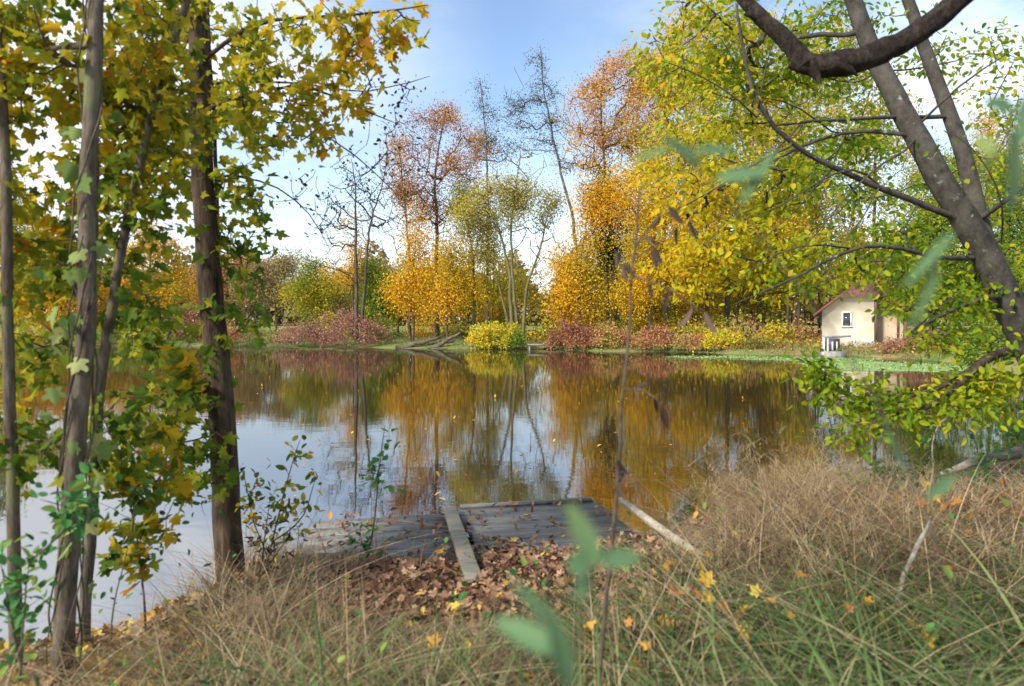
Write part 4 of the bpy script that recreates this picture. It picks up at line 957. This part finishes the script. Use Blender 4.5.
# ------------------------------------------------------------------ near trees at the left
def near_tree(name, label, stems, blobs, n, per, leaf, size, bark, r, rtip, mean, sd, seed, tmpl=MAPLE_S, group=None, limbs=(), step=.2, cut=None, droop=-.75, extra=None, wob=.05, cat='tree', up=.15, Yb=None, tintf=None, jit=.055, base=None, upn=.32, flat=1.0):
    rng = np.random.default_rng(seed); s = Skel(rng)
    first = None
    for pts, r0, r1 in stems:
        q = [P(*a) for a in pts]
        if first is None:
            first = q[0].copy()
        s.stem(q, r0, r1, step=step * .8, wig=.004)
    base_n = len(s.pos)
    for pts, r0, r1 in limbs:
        q = [P(*a) for a in pts]; j = s.nearest(q[0])
        s.tips.append(s.stem(q, r0, r1, parent=j, step=step, wig=.006)[-1])
    for b, nn in zip(blobs, n):
        Y = b[4]; tg = in_blobs(rng, [b[:4]], Y, nn, b[5] if len(b) > 5 else 1.0, .3)
        if cut is not None: tg = tg[[not cut(512 + F * t[0] / t[1], 320 - F * (t[2] - 2) / t[1]) for t in tg]]
        s.reach(tg, step=step, up=up, wig=.05)
    s.radii(rtip, r)
    root = thing(name, (first[0], first[1], gz(first[0], first[1])) if base is None else base, label, cat, group)
    mb = MB(); s.mesh(mb, 12, 5, .012, wob=0); mb.build('trunk', bark, root, smooth=True)
    lp, ld = s.leafpoints(per, 4, jit, flat)
    if cut is not None:
        k = np.array([not cut(512 + F * t[0] / max(t[1], .2), 320 - F * (t[2] - 2) / max(t[1], .2)) for t in lp]); lp, ld = lp[k], ld[k]
    tn = clump_tint(rng, lp, mean, sd, .8)
    if tintf is not None: tn = np.clip(tn + tintf(lp), 0, 1)
    mb = MB(); leaves(mb, lp, size * rng.uniform(.55, 1.25, len(lp)), rng, tmpl, ld * .6 + np.array([0, 0, droop]), .6, upn, tn, curl=.55)
    mb.build('crown', leaf, root)
    return root
def cutL(px, py):
    """the open window over the pond that the near crowns leave free"""
    if py > 430 and px > 330: return True
    if py > 250 and px > 262: return True
    if 150 < py <= 250 and px > 320: return True
    if py <= 150 and px > 435 - max(0, py - 60) * .9: return True
    return False
NT = 'young trees of the near left bank'
near_tree('maple_tree', 'dark rough-barked maple nearest the jetty, with yellow-orange boughs',
          [([(233, 600, 4.75), (231, 560, 4.75), (227, 500, 4.75), (222, 420, 4.75), (214, 340, 4.75), (207, 260, 4.75), (203, 190, 4.75), (200, 110, 4.8), (196, 30, 4.9), (190, -80, 5.0), (180, -260, 5.1)], .098, .045)],
          [(205, 60, 85, 75, 5.2), (150, 150, 60, 60, 4.9), (255, 90, 40, 70, 4.6), (235, 210, 34, 55, 4.9), (238, 300, 26, 44, 4.8), (170, 395, 50, 40, 4.5), (145, 330, 50, 35, 4.9), (200, 460, 40, 30, 4.4),
           (330, 40, 60, 35, 4.7), (385, 25, 40, 25, 4.6), (335, 95, 45, 30, 4.7), (320, 135, 24, 20, 4.7), (200, -60, 120, 60, 5.0)],
          [100, 66, 50, 40, 22, 40, 26, 22, 36, 22, 22, 9, 40], 5, L_MAPLE_G, .072, BARK_DARK, .03, .003, .42, .2, 41, group=NT,
          limbs=[([(203, 60, 4.8), (260, 12, 4.7), (300, 18, 4.65), (340, 16, 4.6), (400, 8, 4.55), (428, 5, 4.5)], .016, .005), ([(205, 110, 4.8), (270, 82, 4.75), (320, 88, 4.7), (362, 112, 4.7), (400, 125, 4.7)], .014, .004)],
          cut=cutL, tintf=lambda p: .34 * ss(-1.75, -.95, p[:, 0]), base=None)
near_tree('slim_tree', 'pale grey vine-wrapped trunk, second from the left edge',
          [([(62, 690, 3.15), (66, 600, 3.15), (71, 520, 3.15), (76, 440, 3.15), (84, 350, 3.15), (88, 290, 3.15), (84, 200, 3.2), (90, 100, 3.25), (95, 10, 3.3), (98, -120, 3.4), (100, -280, 3.5)], .046, .028)],
          [(60, 70, 80, 80, 3.75), (110, 160, 50, 55, 3.8), (40, 230, 50, 55, 3.7), (110, 280, 40, 45, 3.7), (40, 340, 44, 40, 3.7), (120, 430, 36, 40, 3.6), (60, -70, 90, 60, 3.5), (30, 440, 30, 40, 3.3)],
          [84, 38, 38, 17, 15, 16, 34, 10], 6, L_MAPLE_G, .064, BARK_GREY, .02, .0026, .38, .22, 42, group=NT, cut=cutL)
near_tree('slim_tree', 'thin leaning trunk crossing to the right behind the vine-wrapped one',
          [([(84, 640, 3.55), (90, 540, 3.55), (97, 440, 3.55), (106, 360, 3.55), (116, 290, 3.55), (134, 195, 3.6), (153, 100, 3.65), (172, 45, 3.7), (192, -10, 3.7), (215, -90, 3.8)], .029, .018)],
          [(150, 60, 55, 60, 3.7), (130, 200, 40, 45, 3.7), (180, 130, 36, 45, 3.7), (190, -50, 60, 50, 3.8), (150, 300, 36, 36, 3.7)],
          [54, 30, 34, 24, 10], 5.5, L_MAPLE_G, .064, BARK_GREY, .015, .0026, .42, .22, 43, group=NT, cut=cutL)
near_tree('slim_tree', 'thin dark trunk at the very left edge of the view',
          [([(14, 680, 3.3), (13, 580, 3.3), (12, 480, 3.3), (9, 380, 3.3), (8, 330, 3.3), (6, 240, 3.3), (3, 150, 3.35), (-3, 40, 3.4), (-8, -80, 3.5)], .030, .019)],
          [(10, 60, 50, 70, 3.5), (0, 200, 40, 60, 3.5), (30, 290, 36, 40, 3.5), (-10, 420, 36, 50, 3.5)],
          [36, 26, 16, 12], 5.5, L_MAPLE_G, .062, BARK_GREY, .015, .0024, .45, .22, 44, group=NT, cut=cutL)
near_tree('slender_alder', 'slender dark stem beside the rough trunk with sweeping twigs and tiny dark leaves',
          [([(246, 585, 5.0), (238, 480, 5.05), (226, 340, 5.1), (218, 200, 5.15), (212, 80, 5.2), (206, -60, 5.2)], .018, .012)],
          [(330, 130, 60, 30, 5.1), (395, 95, 36, 36, 5.1), (320, 200, 40, 36, 5.2), (380, 170, 36, 30, 5.1), (280, 90, 40, 40, 5.2), (350, 40, 50, 26, 5.2)],
          [20, 26, 20, 18, 14, 10], 3.2, L_DARK, .036, BARK_DARK, .012, .0026, .45, .25, 47, tmpl=OVAL, group=NT, jit=.05, step=.16, droop=-.3, up=.15,
          limbs=[([(214, 110, 5.2), (280, 108, 5.15), (330, 135, 5.1), (372, 168, 5.1), (402, 200, 5.1)], .010, .003), ([(212, 85, 5.2), (300, 82, 5.15), (370, 98, 5.1), (430, 76, 5.05)], .010, .003),
                 ([(217, 175, 5.2), (262, 178, 5.2), (305, 205, 5.2), (330, 250, 5.2)], .009, .003)])
# pale climbing vine on the vine-wrapped trunk
rng = np.random.default_rng(45); vine = thing('climbing_vine', P(64, 680, 3.1), 'twisted vine with large pale leaves climbing the grey trunk', 'vine')
mb = MB(); lp = []
trunk_line = np.array([P(62, 690, 3.15), P(71, 520, 3.15), P(84, 350, 3.15), P(84, 200, 3.2), P(92, 60, 3.27), P(98, -120, 3.4)])
for k in range(6):
    t = np.linspace(0, 1 if k < 3 else .55, 90); L = np.linspace(0, 1, len(trunk_line))
    c = np.stack([np.interp(t, L, trunk_line[:, j]) for j in range(3)], 1); a = t * rng.uniform(8, 16) + k * 1.1
    rad = .056 - .018 * t + .014 * np.sin(t * 30 + k) ** 2
    q = c + np.stack([np.cos(a) * rad, np.sin(a) * rad, 0 * a], 1); mb.tube(q, .0045 if k < 3 else .0035, 5)
    for i in rng.choice(np.arange(12, 90), 9, replace=False): lp.append(q[i] + rng.standard_normal(3) * np.array([.06, .06, .03]))
mb.build('stem', STEM_BROWN, vine, smooth=True)
mb = MB(); lp = np.array(lp); leaves(mb, lp, rng.uniform(.055, .105, len(lp)), rng, MAPLE, np.array([0, -.2, -.9]), .35, .15, curl=.3); mb.build('foliage', L_VINE, vine)

# low plants of the left bank
def sprig(name, label, cat, paths, leaf, tmpl, size, per, seed, bark, r=.006, group=None, jit=.03, droop=-.3, branch=(), bn=0, spread=.7, up=.55, mean=.5, sd=.3, step=.08, rtip=.0016):
    rng = np.random.default_rng(seed); s = Skel(rng)
    for i, path in enumerate(paths):
        q = [P(*a) for a in path]; s.tips.append(s.stem(q, r if i == 0 else r * .7, r * .35, parent=-1 if i == 0 else s.nearest(q[0]), step=step, wig=.003)[-1])
    if bn:
        for b in branch:
            s.reach(in_blobs(rng, [b[:4]], b[4], bn, 1, .3), step=step, up=.3, wig=.04)
    s.radii(rtip, r)
    q0 = P(*paths[0][0]); root = thing(name, q0, label, cat, group)
    mb = MB(); s.mesh(mb, 6, 4, .004); mb.build('stem', bark, root, smooth=True)
    lp, ld = s.leafpoints(per, 6, jit)
    mb = MB(); leaves(mb, lp, size * rng.uniform(.6, 1.2, len(lp)), rng, tmpl, ld * .7 + np.array([0, 0, droop]), spread, up, np.clip(mean + sd * rng.standard_normal(len(lp)), 0, 1), curl=.3)
    mb.build('foliage', leaf, root)
    return root
sprig('green_sapling', 'thin green-leaved sapling growing through the jetty\'s left boards', 'sapling', [[(366, 575, 5.0), (372, 530, 5.0), (379, 470, 5.0), (385, 425, 5.0)]], L_GREEN, OVAL, .07, 6, 61, STEM_GREEN, .008, branch=[(378, 470, 26, 40, 5.0), (375, 535, 28, 14, 5.0)], bn=7)
sprig('bramble', 'yellow and brown leaved thin bramble between dark trunk and jetty', 'shrub', [[(262, 590, 4.7), (275, 530, 4.7), (290, 470, 4.7), (300, 440, 4.7)], [(268, 560, 4.7), (250, 510, 4.6), (243, 470, 4.6)], [(275, 540, 4.7), (305, 520, 4.8), (315, 480, 4.8)]],
      L_MAPLE_G, OVAL, .06, 6, 62, STEM_BROWN, .008, branch=[(290, 490, 30, 45, 4.7), (262, 500, 22, 45, 4.6)], bn=16, mean=.4)
sprig('leafless_bramble', 'grey leafless tangle of stems at the dark trunk\'s foot', 'shrub', [[(255, 600, 4.4), (262, 550, 4.4), (270, 500, 4.5)], [(258, 580, 4.4), (285, 540, 4.4)]], L_DEAD, HANG, .06, 2, 63, STEM_BROWN, .007, branch=[(270, 540, 36, 50, 4.4)], bn=34)
sprig('green_shrublet', 'bright green leafy shoots at the lower left corner', 'shrub', [[(20, 680, 2.6), (22, 620, 2.6), (30, 560, 2.6)], [(20, 660, 2.6), (5, 600, 2.6), (0, 560, 2.6)]], L_GREEN, OVAL, .055, 6, 64, STEM_GREEN, .006, branch=[(18, 590, 32, 45, 2.6), (70, 500, 32, 20, 2.7)], bn=16)
sprig('hanging_maple_shoot', 'arching maple shoot over the water between the left trunks', 'sapling', [[(150, 660, 3.7), (142, 560, 3.8), (128, 480, 3.8), (105, 420, 3.8)], [(140, 540, 3.8), (170, 470, 3.9), (185, 430, 3.9)]], L_MAPLE_G, MAPLE, .10, 4, 65, STEM_BROWN, .008, branch=[(155, 420, 45, 45, 3.9), (120, 470, 36, 30, 3.8), (175, 350, 30, 30, 4.0), (165, 490, 40, 36, 3.9), (120, 540, 30, 30, 3.8)], bn=11, mean=.5, droop=-.6)
sprig('green_shrublet', 'dark green trailing shoots between the left trunks and the water', 'shrub', [[(110, 670, 3.5), (112, 610, 3.5), (130, 540, 3.6)]], L_GREEN, OVAL, .05, 5, 66, STEM_GREEN, .006, branch=[(125, 480, 60, 30, 3.6), (190, 520, 36, 30, 3.9)], bn=12, mean=.2)
o = MB().tube([P(160, 650, 3.95), P(163, 610, 3.95), P(166, 604, 3.95)], [.03, .026, .01], 7, cap=True).build('stump_post', BARK_DARK)
tag(o, 'short dark broken stem standing at the left water edge', 'stump')

# ------------------------------------------------------------------ the leaning grey tree at the right
def cutR(px, py):
    if px < 628 and py > 60: return True
    if px < 690 and py > 330: return True
    if 815 < px < 864 and 298 < py < 358: return True
    if 864 <= px < 910 and 318 < py < 358: return True
    if 690 <= px < 815 and py > 318 and py < 355: return True
    if px < 790 and py > 318: return True
    if px < 740 and py > 312: return True
    if px < 560: return True
    return False
BY = 6.6
near_tree('leaning_tree', 'grey two-stemmed tree leaning in from the right with yellow-green crown',
          [([(1082, 470, BY), (1050, 385, BY), (1022, 330, BY), (1000, 285, BY), (980, 240, BY), (955, 205, BY), (930, 160, BY), (905, 115, BY + .1), (885, 75, BY + .2), (862, 25, BY + .3), (845, -30, BY + .4), (820, -140, BY + .6)], .168, .052),
           ([(996, 270, BY + .03), (982, 235, BY + .1), (974, 195, BY + .2), (960, 140, BY + .3), (944, 95, BY + .4), (925, 45, BY + .5), (905, -10, BY + .6), (880, -120, BY + .8)], .088, .042)],
          [(700, 60, 60, 55, 7.6), (770, 60, 55, 55, 7.8), (840, 50, 50, 50, 7.8), (700, 170, 60, 50, 7.2), (770, 180, 60, 50, 7.4), (850, 170, 50, 50, 8.0), (740, 250, 50, 36, 6.8), (800, 265, 55, 34, 6.8),
           (880, 245, 45, 36, 7.0), (940, 275, 36, 40, 7.2), (990, 180, 36, 50, 7.6), (975, 60, 50, 50, 7.8), (1000, 300, 36, 30, 7.0), (860, -60, 140, 50, 7.6), (720, 120, 60, 60, 9.0), (830, 110, 70, 60, 9.2), (690, 260, 40, 36, 6.9), (1005, 95, 25, 50, 7.4), (930, 300, 40, 26, 6.6), (1000, 270, 34, 40, 7.4), (960, 340, 30, 14, 6.4)],
          [64, 66, 44, 64, 62, 44, 54, 50, 34, 28, 24, 20, 18, 26, 60, 60, 30, 12, 30, 26, 14], 21, L_BEECH, .072, BARK_BEECH, .035, .0045, .43, .2, 51, tmpl=OVAL, step=.22, cut=cutR, jit=.17, droop=-.25, upn=.62, flat=.35, tintf=lambda p: .17 * ss(4.2, 1.8, p[:, 0]),
          limbs=[([(963, 222, BY), (930, 208, 6.5), (877, 186, 6.4), (830, 165, 6.3), (794, 148, 6.2), (765, 124, 6.1), (752, 104, 6.1), (746, 75, 6.1), (740, 35, 6.1), (735, -10, 6.1)], .034, .012),
                 ([(918, 136, BY), (895, 134, 6.7), (865, 130, 6.7), (832, 131, 6.7), (795, 146, 6.7), (760, 168, 6.7), (710, 190, 6.7), (670, 215, 6.7)], .022, .006),
                 ([(945, 116, 6.95), (900, 116, 6.7), (850, 120, 6.5), (805, 122, 6.4), (765, 126, 6.3)], .024, .012),
                 ([(918, 125, BY + .1), (935, 102, 6.4), (965, 75, 6.3), (1013, 50, 6.2)], .014, .006),
                 ([(975, 257, BY), (940, 257, 6.3), (910, 250, 6.1), (873, 240, 6.0), (850, 248, 5.9), (814, 268, 5.8), (770, 290, 5.7), (735, 304, 5.7)], .026, .006),
                 ([(1005, 297, BY), (985, 297, 6.3), (945, 312, 6.2), (912, 331, 6.1)], .028, .012),
                 ([(880, 186, 6.4), (860, 160, 6.3), (835, 172, 6.2), (800, 195, 6.1), (760, 215, 6.0)], .012, .005),
                 ([(757, 118, 6.1), (722, 86, 6.0), (686, 66, 6.0), (650, 58, 5.9)], .009, .003),
                 ([(757, 108, 6.1), (766, 70, 6.0), (772, 36, 6.0), (790, 0, 6.0)], .009, .003),
                 ([(790, 146, 6.1), (740, 170, 6.0), (704, 198, 5.9), (665, 215, 5.9)], .010, .003),
                 ([(905, 150, 6.5), (877, 167, 6.2), (850, 190, 6.0), (812, 245, 5.9), (780, 266, 5.9)], .011, .003),
                 ([(832, 168, 6.3), (794, 215, 6.0), (748, 250, 5.9), (715, 262, 5.9)], .009, .003),
                 ([(880, 186, 6.4), (860, 225, 6.1), (838, 252, 6.0), (815, 290, 5.9)], .009, .003),
                 ([(920, 202, 6.5), (900, 235, 6.2), (880, 275, 6.0), (862, 300, 5.9)], .009, .003),
                 ([(832, 131, 6.7), (800, 105, 6.4), (760, 90, 6.2), (715, 100, 6.1)], .009, .003),
                 ([(800, 122, 6.4), (775, 150, 6.1), (735, 215, 6.0), (700, 250, 5.9)], .009, .003),
                 ([(850, 248, 5.9), (820, 240, 5.8), (780, 248, 5.8), (735, 280, 5.7)], .009, .003),
                 ([(1000, 240, 6.5), (1005, 215, 6.2), (994, 165, 6.1), (955, 135, 6.0)], .011, .004),
                 ([(912, 331, 6.1), (945, 300, 6.0), (960, 290, 6.0)], .008, .003),
                 ([(985, 215, 6.6), (1010, 200, 6.4), (1040, 175, 6.3)], .026, .012)])
# low drooping bough over the water
near_tree('drooping_bough_tree', 'dark low boughs with lit yellow-green leaves drooping over the water at right',
          [([(1090, 420, 5.6), (1050, 375, 5.5), (1015, 347, 5.4), (985, 358, 5.3), (955, 388, 5.2), (925, 412, 5.1), (895, 415, 5.1)], .05, .016),
           ([(1010, 350, 5.4), (990, 352, 5.4), (960, 378, 5.3), (930, 392, 5.3), (885, 400, 5.2), (862, 403, 5.2)], .026, .010)],
          [(850, 395, 50, 18, 5.1), (810, 372, 26, 10, 5.1), (920, 410, 50, 22, 5.0), (960, 390, 40, 20, 5.4), (990, 395, 40, 30, 5.2), (870, 430, 50, 10, 4.9), (1010, 370, 30, 26, 5.2)],
          [26, 12, 18, 12, 20, 10, 12], 16, L_BEECH, .065, BARK_DARK, .015, .0022, .38, .2, 52, tmpl=OVAL, step=.15, jit=.06, droop=-.2, up=.1, base=P(1090, 440, 5.6), upn=.7)

# the overhead dead limb, with the tree that bears it outside the view
rng = np.random.default_rng(71)
oak = thing('old_oak', (4.6, 3.6, gz(4.6, 3.6)), 'dark broken bare limb hanging over the top right of the view', 'tree')
lim = np.array([P(*a) for a in [(1420, -60, 3.9), (1250, -110, 3.9), (1100, -105, 3.9), (1020, -55, 3.9), (965, -8, 3.9), (930, 24, 3.9), (892, 48, 3.9), (855, 60, 3.9), (822, 66, 3.9), (800, 66, 3.9), (792, 60, 3.92)]])
s = Skel(rng); s.stem(lim, .10, .055, step=.08, wig=.004); i0 = len(s.pos) - 1
s.radii(.05, .06); mb = MB(); mb.tube(s.pos, np.interp(np.linspace(0, 1, len(s.pos)), [0, .5, .8, .93, 1], [.10, .072, .058, .072, .05]), 16, wob=.09, rng=rng, cap=True)
up_ = np.array([P(*a) for a in [(806, 66, 3.9), (796, 50, 3.92), (780, 34, 3.94), (762, 18, 3.96), (748, 4, 3.98), (735, -14, 4.0)]])
mb.tube(up_, [.062, .052, .046, .040, .036, .034], 14, wob=.10, rng=rng, cap=True)
mb.tube([P(836, 63, 3.88), P(850, 70, 3.86), P(858, 76, 3.85)], [.045, .025, .004], 8, wob=.1, rng=rng)
mb.tube([P(812, 68, 3.88), P(818, 78, 3.87), P(819, 84, 3.86)], [.04, .02, .004], 8, wob=.1, rng=rng)
mb.tube([P(760, 17, 3.96), P(750, 14, 3.95), P(744, 15, 3.95)], [.03, .02, .008], 7, wob=.1, rng=rng, cap=True)
mb.build('limb', DEADWOOD, oak, smooth=True)
zb = gz(4.6, 3.6); L = np.linspace(0, 1, 12)[:, None]
mb = MB(); mb.tube(np.array([5.3, 3.9, zb - .1]) + L * np.array([.3, .1, 9.0]), np.linspace(.34, .2, 12), 16, wob=.03, rng=rng); mb.build('trunk', BARK_DARK, oak, smooth=True)

# ------------------------------------------------------------------ near plants in front
rng = np.random.default_rng(81)
sap = thing('dead_sapling', P(598, 690, 2.2), 'thin bare sapling in the foreground with curled brown leaves', 'sapling')
s = Skel(rng)
main = s.stem([P(*a) for a in [(597, 700, 2.2), (602, 620, 2.2), (611, 560, 2.2), (618, 470, 2.2), (625, 380, 2.2), (632, 280, 2.2), (638, 215, 2.2), (641, 185, 2.2)]], .008, .003, step=.05, wig=.002)
pts = []
for pa in ([(636, 245, 2.2), (655, 215, 2.15), (668, 205, 2.1)], [(634, 260, 2.2), (662, 240, 2.1), (690, 218, 2.05)], [(632, 275, 2.2), (615, 250, 2.2)], [(633, 275, 2.2), (660, 285, 2.1), (705, 312, 2.0)], [(624, 390, 2.2), (645, 385, 2.15), (662, 405, 2.1)], [(618, 460, 2.2), (606, 475, 2.2)], [(617, 480, 2.2), (624, 470, 2.2)]):
    q = [P(*a) for a in pa]; idx = s.stem(q, .003, .0012, parent=s.nearest(q[0]), step=.04, wig=.002)
    for i in idx[len(idx) // 3::2] + [idx[-1]]: pts.append(s.pos[i])
s.radii(.001, .008); mb = MB(); s.mesh(mb, 6, 5, .003); mb.build('stem', STEM_BROWN, sap, smooth=True)
pts = np.array(pts); pts = np.concatenate([pts, pts[::3]])
mb = MB(); leaves(mb, pts, rng.uniform(.04, .085, len(pts)), rng, HANG, np.array([.35, 0, -.9]), .35, .2, curl=.5); mb.build('foliage', L_DEAD, sap)

def shoot(name, label, path, r, lf, seed, group=None, stemmat=STEM_GREEN):
    """a shoot close to the lens: lf = leaves as (base px, py, tip px, py, Y, width)"""
    rng = np.random.default_rng(seed); k_ = .74; r *= k_; q = [P(a, b, c * k_) for a, b, c in path]; lf = [(*f_[:4], f_[4] * k_, f_[5]) for f_ in lf]
    root = thing(name, q[0], label, 'shoot', group)
    s = Skel(rng); s.stem(q, r, r * .5, step=.03); s.radii(r * .5, r)
    mb = MB(); mb.tube(s.pos, np.linspace(r, r * .5, len(s.pos)), 6)
    for (ax, ay, bx, by, Y, w) in lf:
        a, b = P(ax, ay, Y), P(bx, by, Y + rng.uniform(-.03, .03)); j = s.nearest(a)
        if np.linalg.norm(s.pos[j] - a) > .003: mb.tube([s.pos[j], a], r * .35, 4)
    mb.build('stem', stemmat, root, smooth=True)
    T, faces = halves([(0, 0), (.3, .12), (.5, .35), (.46, .62), (.24, .86), (0, 1)], .2)
    for (ax, ay, bx, by, Y, w) in lf:
        a, b = P(ax, ay, Y), P(bx, by, Y + rng.uniform(-.03, .03)); L = np.linalg.norm(b - a); y = (b - a) / L
        nn = nrm(np.array([rng.uniform(-.4, .4), -1, rng.uniform(.1, .7)])); x = nrm(np.cross(y, nn)); z = np.cross(x, y)
        wd = w / F * Y * .85
        v = a + T[:, :1] * wd * x + T[:, 1:2] * L * y + T[:, 2:3] * wd * z - (T[:, 1:2] ** 2) * .1 * L * z
        mb = MB(); tn = rng.uniform(.1, .8)
        for f in faces: mb.f.append(np.array([f])); mb.t.append(np.array([tn]))
        mb.v.append(v); mb.n = len(v); mb.build('leaf', L_SPRAY, root)
    return root
SH = 'blurred green shoots close to the lens'
shoot('green_shoot', 'blurred upright green shoot with broad leaves, low in the middle foreground', [(560, 760, .62), (578, 640, .62), (590, 572, .62)], .0016,
      [(600, 565, 568, 503, .62, 28), (598, 560, 644, 556, .62, 26), (592, 566, 566, 560, .62, 34), (590, 575, 575, 600, .63, 20), (568, 655, 490, 615, .58, 30), (570, 640, 510, 578, .6, 18), (572, 690, 552, 615, .58, 26)], 1, SH)
shoot('green_shoot', 'long arching grey shoot with blurred leaves at its tip, right of centre', [(1000, 860, .85), (960, 620, .85), (900, 440, .85), (830, 325, .85), (770, 250, .85), (720, 190, .85), (670, 145, .85)], .0022,
      [(700, 165, 662, 132, .85, 18), (715, 180, 768, 168, .82, 20), (690, 150, 742, 148, .85, 15), (670, 148, 632, 158, .88, 12), (740, 205, 778, 142, .8, 14), (925, 500, 960, 472, .85, 14), (880, 420, 915, 480, .85, 12)], 2, SH, STEM_BROWN)
shoot('green_shoot', 'blurred green twig hanging at the right edge', [(1080, -10, .75), (1045, 60, .75), (1005, 130, .75), (965, 210, .75), (925, 285, .75)], .0014,
      [(1015, 110, 985, 100, .75, 26), (1025, 95, 1024, 145, .75, 22), (1010, 125, 1020, 215, .75, 34), (995, 160, 978, 132, .75, 18), (955, 230, 905, 285, .75, 12), (940, 260, 912, 335, .75, 14)], 3, SH)

# sticks, branches and stalks lying on the right bank
DB = 'dead branches on the right bank'
for lab, pa, rr_, m in (('pale curved stick lying in the green grass at lower right', [(897, 604, 3.2), (903, 575, 3.25), (918, 545, 3.35), (930, 520, 3.45)], (.011, .013, .012, .007), STICK),
                        ('grey fallen branch crossing above the grass at the right edge', [(1060, 500, 5.2), (1000, 508, 5.3), (950, 516, 5.4), (905, 520, 5.5)], (.05, .045, .035, .02), STICK),
                        ('knotted grey dead branch higher at the right edge', [(1060, 440, 5.9), (1010, 455, 5.9), (975, 462, 6.0), (935, 478, 6.1)], (.06, .055, .04, .02), STICK),
                        ('dark branch low over the grass at lower right', [(1060, 545, 3.8), (1000, 560, 3.8), (950, 575, 3.8), (910, 590, 3.9)], (.022, .02, .016, .008), BARK_DARK),
                        ('thin pale bent stalk rising by the right branches', [(935, 500, 5.0), (932, 440, 5.0), (940, 420, 5.0), (965, 412, 5.0)], (.007, .006, .005, .003), STICK)):
    s = Skel(np.random.default_rng(len(lab))); s.stem([P(*a) for a in pa], 0, 0, step=.06, wig=.004)
    o = MB().tube(s.pos, np.interp(np.linspace(0, 1, len(s.pos)), np.linspace(0, 1, len(rr_)), rr_), 8, cap=True, wob=.07, rng=rng).build('dead_branch', m, smooth=True)
    tag(o, lab, 'branch', DB)
L_RUSSET = leaf_mat('russet_leaf', [(0, (.13, .04, .02)), (.6, (.28, .10, .04)), (1, (.38, .20, .08))], .25)
shrub('russet_fern', 'russet withered fern in the grass at the right edge', 'fern', None, 4.6, 985, 60, 512, L_RUSSET, n=46, per=9, size=.06, mean=.3, seed=41, jit=.05, rtip=.002, tmpl=HANG)
sprig('bramble', 'green bramble spilling over the fallen branches at right', 'shrub', [[(1010, 560, 5.2), (985, 500, 5.2), (950, 470, 5.2)], [(1000, 530, 5.2), (960, 520, 5.1), (900, 530, 5.0)]], L_GREEN, OVAL, .055, 6, 91, STEM_GREEN, .007, branch=[(960, 470, 60, 45, 5.4), (920, 510, 60, 25, 5.0), (870, 470, 40, 25, 5.6), (1000, 430, 40, 30, 5.8)], bn=30, mean=.45)
